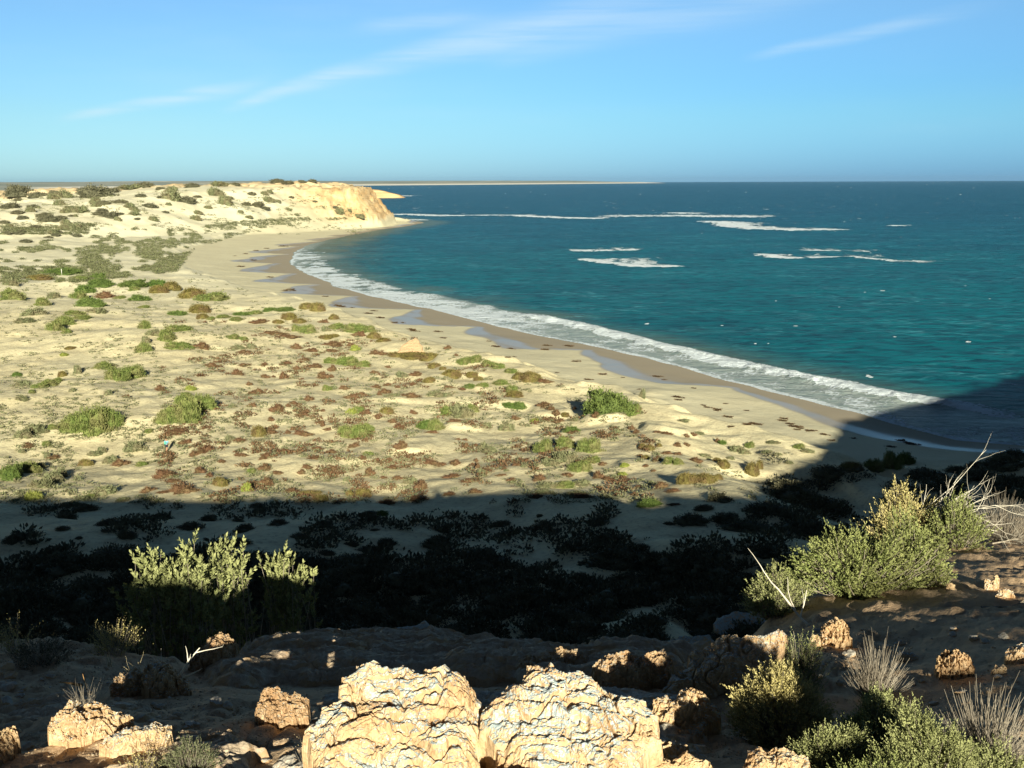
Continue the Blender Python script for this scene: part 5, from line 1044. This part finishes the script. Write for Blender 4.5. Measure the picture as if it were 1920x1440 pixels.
for j, (p, r) in enumerate(zip(Pn, Rn)):
    if not np.isfinite(p[0]) or r > 12: continue
    s_ = r / FPX * (2.6 + 11 * rg.uniform() ** 3.0)
    o = link('stone', STONES[j % 6], None, (p[0], p[1], p[2] + s_ * .15)); o.scale = (s_ * rg.uniform(.8, 1.4), s_, s_ * rg.uniform(.5, .9)); o.rotation_euler = (rg.uniform(-.3, .3), rg.uniform(-.3, .3), rg.uniform(0, 6.28))
    things.append((o, 'stone', spots[j][0], spots[j][1], s_, -1))
# gravel too fine to count
n = 20000; x = rg.uniform(0, 1915, n); y = rg.uniform(1180, 1439, n); m = n2(x / 70, y / 45, 503) + .5 * n2(x / 20, y / 14, 504) > -.12 + .5 * (x > 1500); x, y = x[m], y[m]
Pn, Rn = cast(x, y); ok = np.isfinite(Pn[:, 0]) & (Rn < 10); Pn, Rn = Pn[ok], Rn[ok]
oc = np.array([[1, 0, 0], [0, 1, 0], [-1, 0, 0], [0, -1, 0], [0, 0, .8], [0, 0, -.8]]); of = np.array([[0, 1, 4], [1, 2, 4], [2, 3, 4], [3, 0, 4], [1, 0, 5], [2, 1, 5], [3, 2, 5], [0, 3, 5]])
n = len(Pn); s_ = (Rn / FPX * rg.uniform(.8, 3.4, n) ** 1.0)[:, None, None]; ang = rg.uniform(0, 6.28, n); ca, sa = np.cos(ang), np.sin(ang)
V = oc[None] * (1 + .35 * rg.normal(size=(n, 6, 1))) * s_ * [1, .8, .7]; V = np.stack([V[..., 0] * ca[:, None] - V[..., 1] * sa[:, None], V[..., 0] * sa[:, None] + V[..., 1] * ca[:, None], V[..., 2]], -1) + Pn[:, None]
F = (of[None] + np.arange(n)[:, None, None] * 6).reshape(-1, 3)
o = link('gravel', mesh_np('gravel', V.reshape(-1, 3), F, False, dict(lichen=np.full(n * 6, .3), dark=np.repeat(rg.uniform(0, .6, n), 6)), M_ROCK)); tag(o, kind='stuff', label='fine gravel and crumbs of limestone on the cliff top')
# ------------------------------------------------------------------ the walker
def mat_plain_col(name, c, rough=.8): return material(name, lambda q, b: S(b, 'Base Color', q, q.mix(q.ss(q.noise(objc(q), 14, 3), .3, .7), c, tuple(v * .82 for v in c))), rough, .2)
M_SKIN = mat_plain_col('skin', (.40, .22, .14)); M_SHIRT = mat_plain_col('blue_cloth', (.22, .48, .64)); M_PACK = mat_plain_col('green_pack', (.10, .42, .33)); M_SHORT = mat_plain_col('dark_cloth', (.035, .035, .05)); M_HAIR = mat_plain_col('brown_hair', (.06, .04, .025))
wp = cast([313], [848])[0][0]
def skinned(name, verts, edges, radii, mat, parent, sub=2):
    me = bpy.data.meshes.new(name); me.from_pydata(verts, edges, []); o = bpy.data.objects.new(name, me); COL.objects.link(o); me.materials.append(mat)
    md = o.modifiers.new('skin', 'SKIN'); md.use_smooth_shade = True
    for v, r in zip(me.skin_vertices[0].data, radii): v.radius = (r, r) if not isinstance(r, tuple) else r
    me.skin_vertices[0].data[0].use_root = True
    sb = o.modifiers.new('sub', 'SUBSURF'); sb.levels = sub; sb.render_levels = sub
    o.parent = parent
    return o
P_ = bpy.data.objects.new('person', None); COL.objects.link(P_); P_.location = wp; P_.rotation_euler.z = math.radians(-14)
tag(P_, 'person in a pale blue shirt with a green backpack walking across the dune sand', 'person')
V = [(0, 0, .95), (0, .01, 1.12), (0, .02, 1.32), (0, .02, 1.44), (0, .03, 1.53), (0, .05, 1.64), (0, .05, 1.73),       # 0-6 spine, neck, head
     (-.10, 0, .90), (-.11, .14, .52), (-.11, .06, .10), (-.12, .20, .04),     # left leg forward
     (.10, 0, .90), (.11, -.04, .50), (.11, -.28, .16), (.12, -.22, .06),      # right leg back
     (-.19, .02, 1.40), (-.25, -.08, 1.15), (-.23, .04, .93), (-.22, .08, .85),
     (.19, .02, 1.40), (.26, .10, 1.16), (.23, .28, 1.02), (.21, .35, .98)]
E = [(0, 1), (1, 2), (2, 3), (3, 4), (4, 5), (5, 6), (0, 7), (7, 8), (8, 9), (9, 10), (0, 11), (11, 12), (12, 13), (13, 14), (3, 15), (15, 16), (16, 17), (17, 18), (3, 19), (19, 20), (20, 21), (21, 22)]
R_ = [.13, .12, .14, .10, .055, .085, .07, .09, .06, .042, .035, .09, .06, .042, .035, .055, .042, .034, .028, .055, .042, .034, .028]
skinned('body', V, E, R_, M_SKIN, P_)
skinned('shirt', [(0, 0, .93), (0, .01, 1.12), (0, .02, 1.33), (0, .02, 1.43), (-.19, .02, 1.40), (-.24, -.06, 1.20), (.19, .02, 1.40), (.25, .08, 1.21)], [(0, 1), (1, 2), (2, 3), (3, 4), (4, 5), (3, 6), (6, 7)], [.165, .155, .17, .12, .085, .07, .085, .07], M_SHIRT, P_)
skinned('shorts', [(0, 0, .96), (-.10, 0, .88), (-.11, .10, .62), (.10, 0, .88), (.11, -.02, .62)], [(0, 1), (1, 2), (0, 3), (3, 4)], [.155, .12, .095, .12, .095], M_SHORT, P_)
skinned('backpack', [(0, -.20, 1.02), (0, -.23, 1.2), (0, -.21, 1.42)], [(0, 1), (1, 2)], [.13, .155, .12], M_PACK, P_)
skinned('hair', [(0, -.01, 1.64), (0, .02, 1.74)], [(0, 1)], [.10, .115], M_HAIR, P_)
# the marker post and small things on the beach
pp = cast([116], [516])[0][0]
rt = bpy.data.objects.new('marker_post', None); COL.objects.link(rt); rt.location = pp; tag(rt, 'slim white marker post standing in the far dunes', 'post')
M_WHITE = mat_plain_col('white_paint', (.78, .78, .74))
V, F = tubes(np.array([[(0, 0, -.3), (0, 0, .6), (0, .0, 1.5), (.0, 0, 2.2)]]), np.full((1, 4), .10), 8); link('pole', mesh_np('pole', V, F, True, None, M_WHITE), rt)
V, F = tubes(np.array([[(0, 0, 2.1), (0, 0, 2.18), (0, 0, 2.32), (0, 0, 2.34)]]), np.array([[.10, .14, .14, .02]]), 8); link('cap', mesh_np('cap', V, F, True, None, M_WHITE), rt)
M_WEED = mat_leaf('seaweed', (.035, .022, .012), (.10, .06, .03))
WEED = [bush_mesh('seaweed', 900 + i, M_WEED, 160, .30, .9, .22, .6, 0) for i in range(3)]
rg = np.random.default_rng(17)
wpx = [(1270, 745), (1272, 750), (1318, 760), (1326, 764), (1345, 768), (1342, 770), (1360, 757), (1365, 782), (1230, 706), (1240, 706), (1400, 770), (1480, 795), (1490, 800), (1495, 806), (1500, 803), (1372, 800), (1470, 785), (1466, 789), (1412, 794), (1402, 796), (1420, 796), (1245, 712), (1168, 708), (1300, 728),
       (1025, 648), (1022, 656), (1066, 649), (1079, 678), (1086, 676), (1044, 699), (964, 669), (952, 670), (928, 650), (820, 622), (917, 640), (830, 634), (1102, 712), (1130, 702), (1022, 655), (958, 654), (980, 700), (1200, 730), (1545, 815), (1600, 822), (1700, 830), (1710, 833), (1690, 826), (1670, 838), (1520, 808), (1560, 826),
       (770, 618), (776, 621), (740, 605), (712, 596), (700, 583), (640, 575), (632, 573), (660, 577), (610, 556), (550, 545), (535, 545), (545, 543), (690, 588), (755, 605), (480, 470), (460, 476), (440, 480), (500, 466), (450, 500), (530, 462), (475, 488), (505, 520)]
Pw, Rw = cast([p[0] for p in wpx], [p[1] for p in wpx], 60)
for j, (p, r) in enumerate(zip(Pw, Rw)):
    s_ = rg.uniform(.35, .95) * (r / 200) ** .7
    o = link('seaweed', WEED[j % 3], None, (p[0], p[1], p[2] + .01)); o.scale = (s_ * 1.5, s_, s_ * .8); o.rotation_euler.z = rg.uniform(-.6, .2)
    things.append((o, 'weed', wpx[j][0], wpx[j][1], s_, -1))
# the sandy knob at the beach edge
def knob(label, outline, seed, k_=.96):
    return rock(label, outline, k=k_, el=40, thick=.35, seed=seed, lichen=0, dark=.45, depth=1.6, name='sandstone_knob', rough=1.2)
knob('pointed knob of pale sandstone rising at the edge of the beach above the olive mat', [(742, 664), (752, 650), (768, 638), (778, 633), (788, 645), (796, 660), (785, 666), (760, 668)], 601)

# ------------------------------------------------------------------ labels for everything traced on the dunes
LM = [('the walking person', 313, 840), ('the big shrub at the beach edge', 1143, 750), ('the wide patchy green shrub', 1060, 850), ('the sandstone knob', 775, 650), ('the marker post', 116, 512), ('the long dark hedge', 290, 530), ('the headland cliff', 670, 390),
      ('the big green mound', 170, 790), ('the long olive mat by the beach', 900, 700), ('the two round grey shrubs', 935, 800), ('the dark skyline bushes', 175, 365), ('the leaning slab', 1370, 1250), ('the cream slab', 750, 1310), ('the tan boulder', 165, 1350), ('the round conglomerate lump', 1790, 1245), ('the large round near bush', 1610, 1050), ('the sunlit plumes', 400, 1040), ('the end of the surf', 560, 490), ('the bright tuft by the shade', 462, 910)]
ORD = ['nearest', 'second', 'third', 'fourth', 'fifth', 'sixth', 'seventh', 'eighth', 'ninth', 'tenth', 'eleventh', 'twelfth', 'thirteenth', 'fourteenth', 'fifteenth', 'sixteenth', 'seventeenth', 'eighteenth', 'nineteenth', 'twentieth']
TENS = ['', '', 'twenty', 'thirty', 'forty', 'fifty', 'sixty', 'seventy']
def ordw(i):
    if i < 20: return ORD[i]
    k = i + 1; t_, u_ = divmod(k, 10)
    return TENS[t_] + ('th' if u_ == 0 else '-' + ['', 'first', 'second', 'third', 'fourth', 'fifth', 'sixth', 'seventh', 'eighth', 'ninth'][u_])
DESC = {'g': ('green shrub', 'shrub', 'green shrubs dotted over the dunes'), 'd': ('dark green shrub', 'shrub', 'dark green shrubs on the dunes'), 'y': ('grey-green shrub', 'shrub', 'grey-green shrubs on the dunes'), 'o': ('olive brown shrub', 'shrub', 'olive shrubs on the dunes'),
        'b': ('rust brown cushion plant', 'cushion plant', 'rust brown cushion plants on the dunes'), 'l': ('yellow-green shrub', 'shrub', 'yellow-green shrubs on the dunes'), 'k': ('dark shrub', 'shrub', 'dark shrubs on the slopes'),
        'stone': ('loose stone', 'stone', 'loose stones on the cliff top'), 'weed': ('dark clump of seaweed', 'seaweed', 'seaweed washed up on the beach')}
buckets = {}
for th in things:
    o, kd, x, y, w_, i = th
    d = [math.hypot((x - a) * .8, (y - b) * 1.7) for _, a, b in LM]; j = int(np.argmin(d)); dx, dy = (x - LM[j][1]) * .6, (y - LM[j][2]) * 1.7
    side = ('right of' if dx > 0 else 'left of') if abs(dx) > abs(dy) else ('beyond' if dy < 0 else 'this side of')
    sw = 'wide ' if (kd not in ('stone', 'weed') and w_ > 45) else 'small ' if (kd not in ('stone', 'weed') and w_ < 20) else ''
    zone = ' in shade' if (y > 955 and kd not in ('stone', 'weed')) else ''
    buckets.setdefault((kd, sw, zone, LM[j][0], side), []).append((d[j], th))
for (kd, sw, zone, lm, side), L in buckets.items():
    for i, (_, th) in enumerate(sorted(L, key=lambda q: q[0])):
        what, cat, grp = DESC[kd]
        tag(th[0], f'{sw}{what}{zone}, {ordw(i) if len(L) > 1 else "the one"} {side} {lm}', cat, grp)
# ------------------------------------------------------------------ the air that pales the far coast
hz = bpy.data.meshes.new('haze')
x0, x1, y0, y1, z0_, z1_ = -31000, 31000, -31000, 31000, -6.5, 130
hz.from_pydata([(x, y, z) for z in (z0_, z1_) for y in (y0, y1) for x in (x0, x1)], [], [(0, 2, 3, 1), (4, 5, 7, 6), (0, 1, 5, 4), (2, 6, 7, 3), (0, 4, 6, 2), (1, 3, 7, 5)])
hm = bpy.data.materials.new('haze'); hm.use_nodes = True; t_ = hm.node_tree; t_.nodes.clear()
pv = t_.nodes.new('ShaderNodeVolumePrincipled'); ou_ = t_.nodes.new('ShaderNodeOutputMaterial'); t_.links.new(pv.outputs[0], ou_.inputs['Volume'])
pv.inputs['Color'].default_value = (.42, .68, 1.0, 1); pv.inputs['Density'].default_value = 1.2e-5; pv.inputs['Anisotropy'].default_value = .2
hz.materials.append(hm); o = link('haze', hz); tag(o, kind='stuff')
SC.cycles.volume_bounces = 0
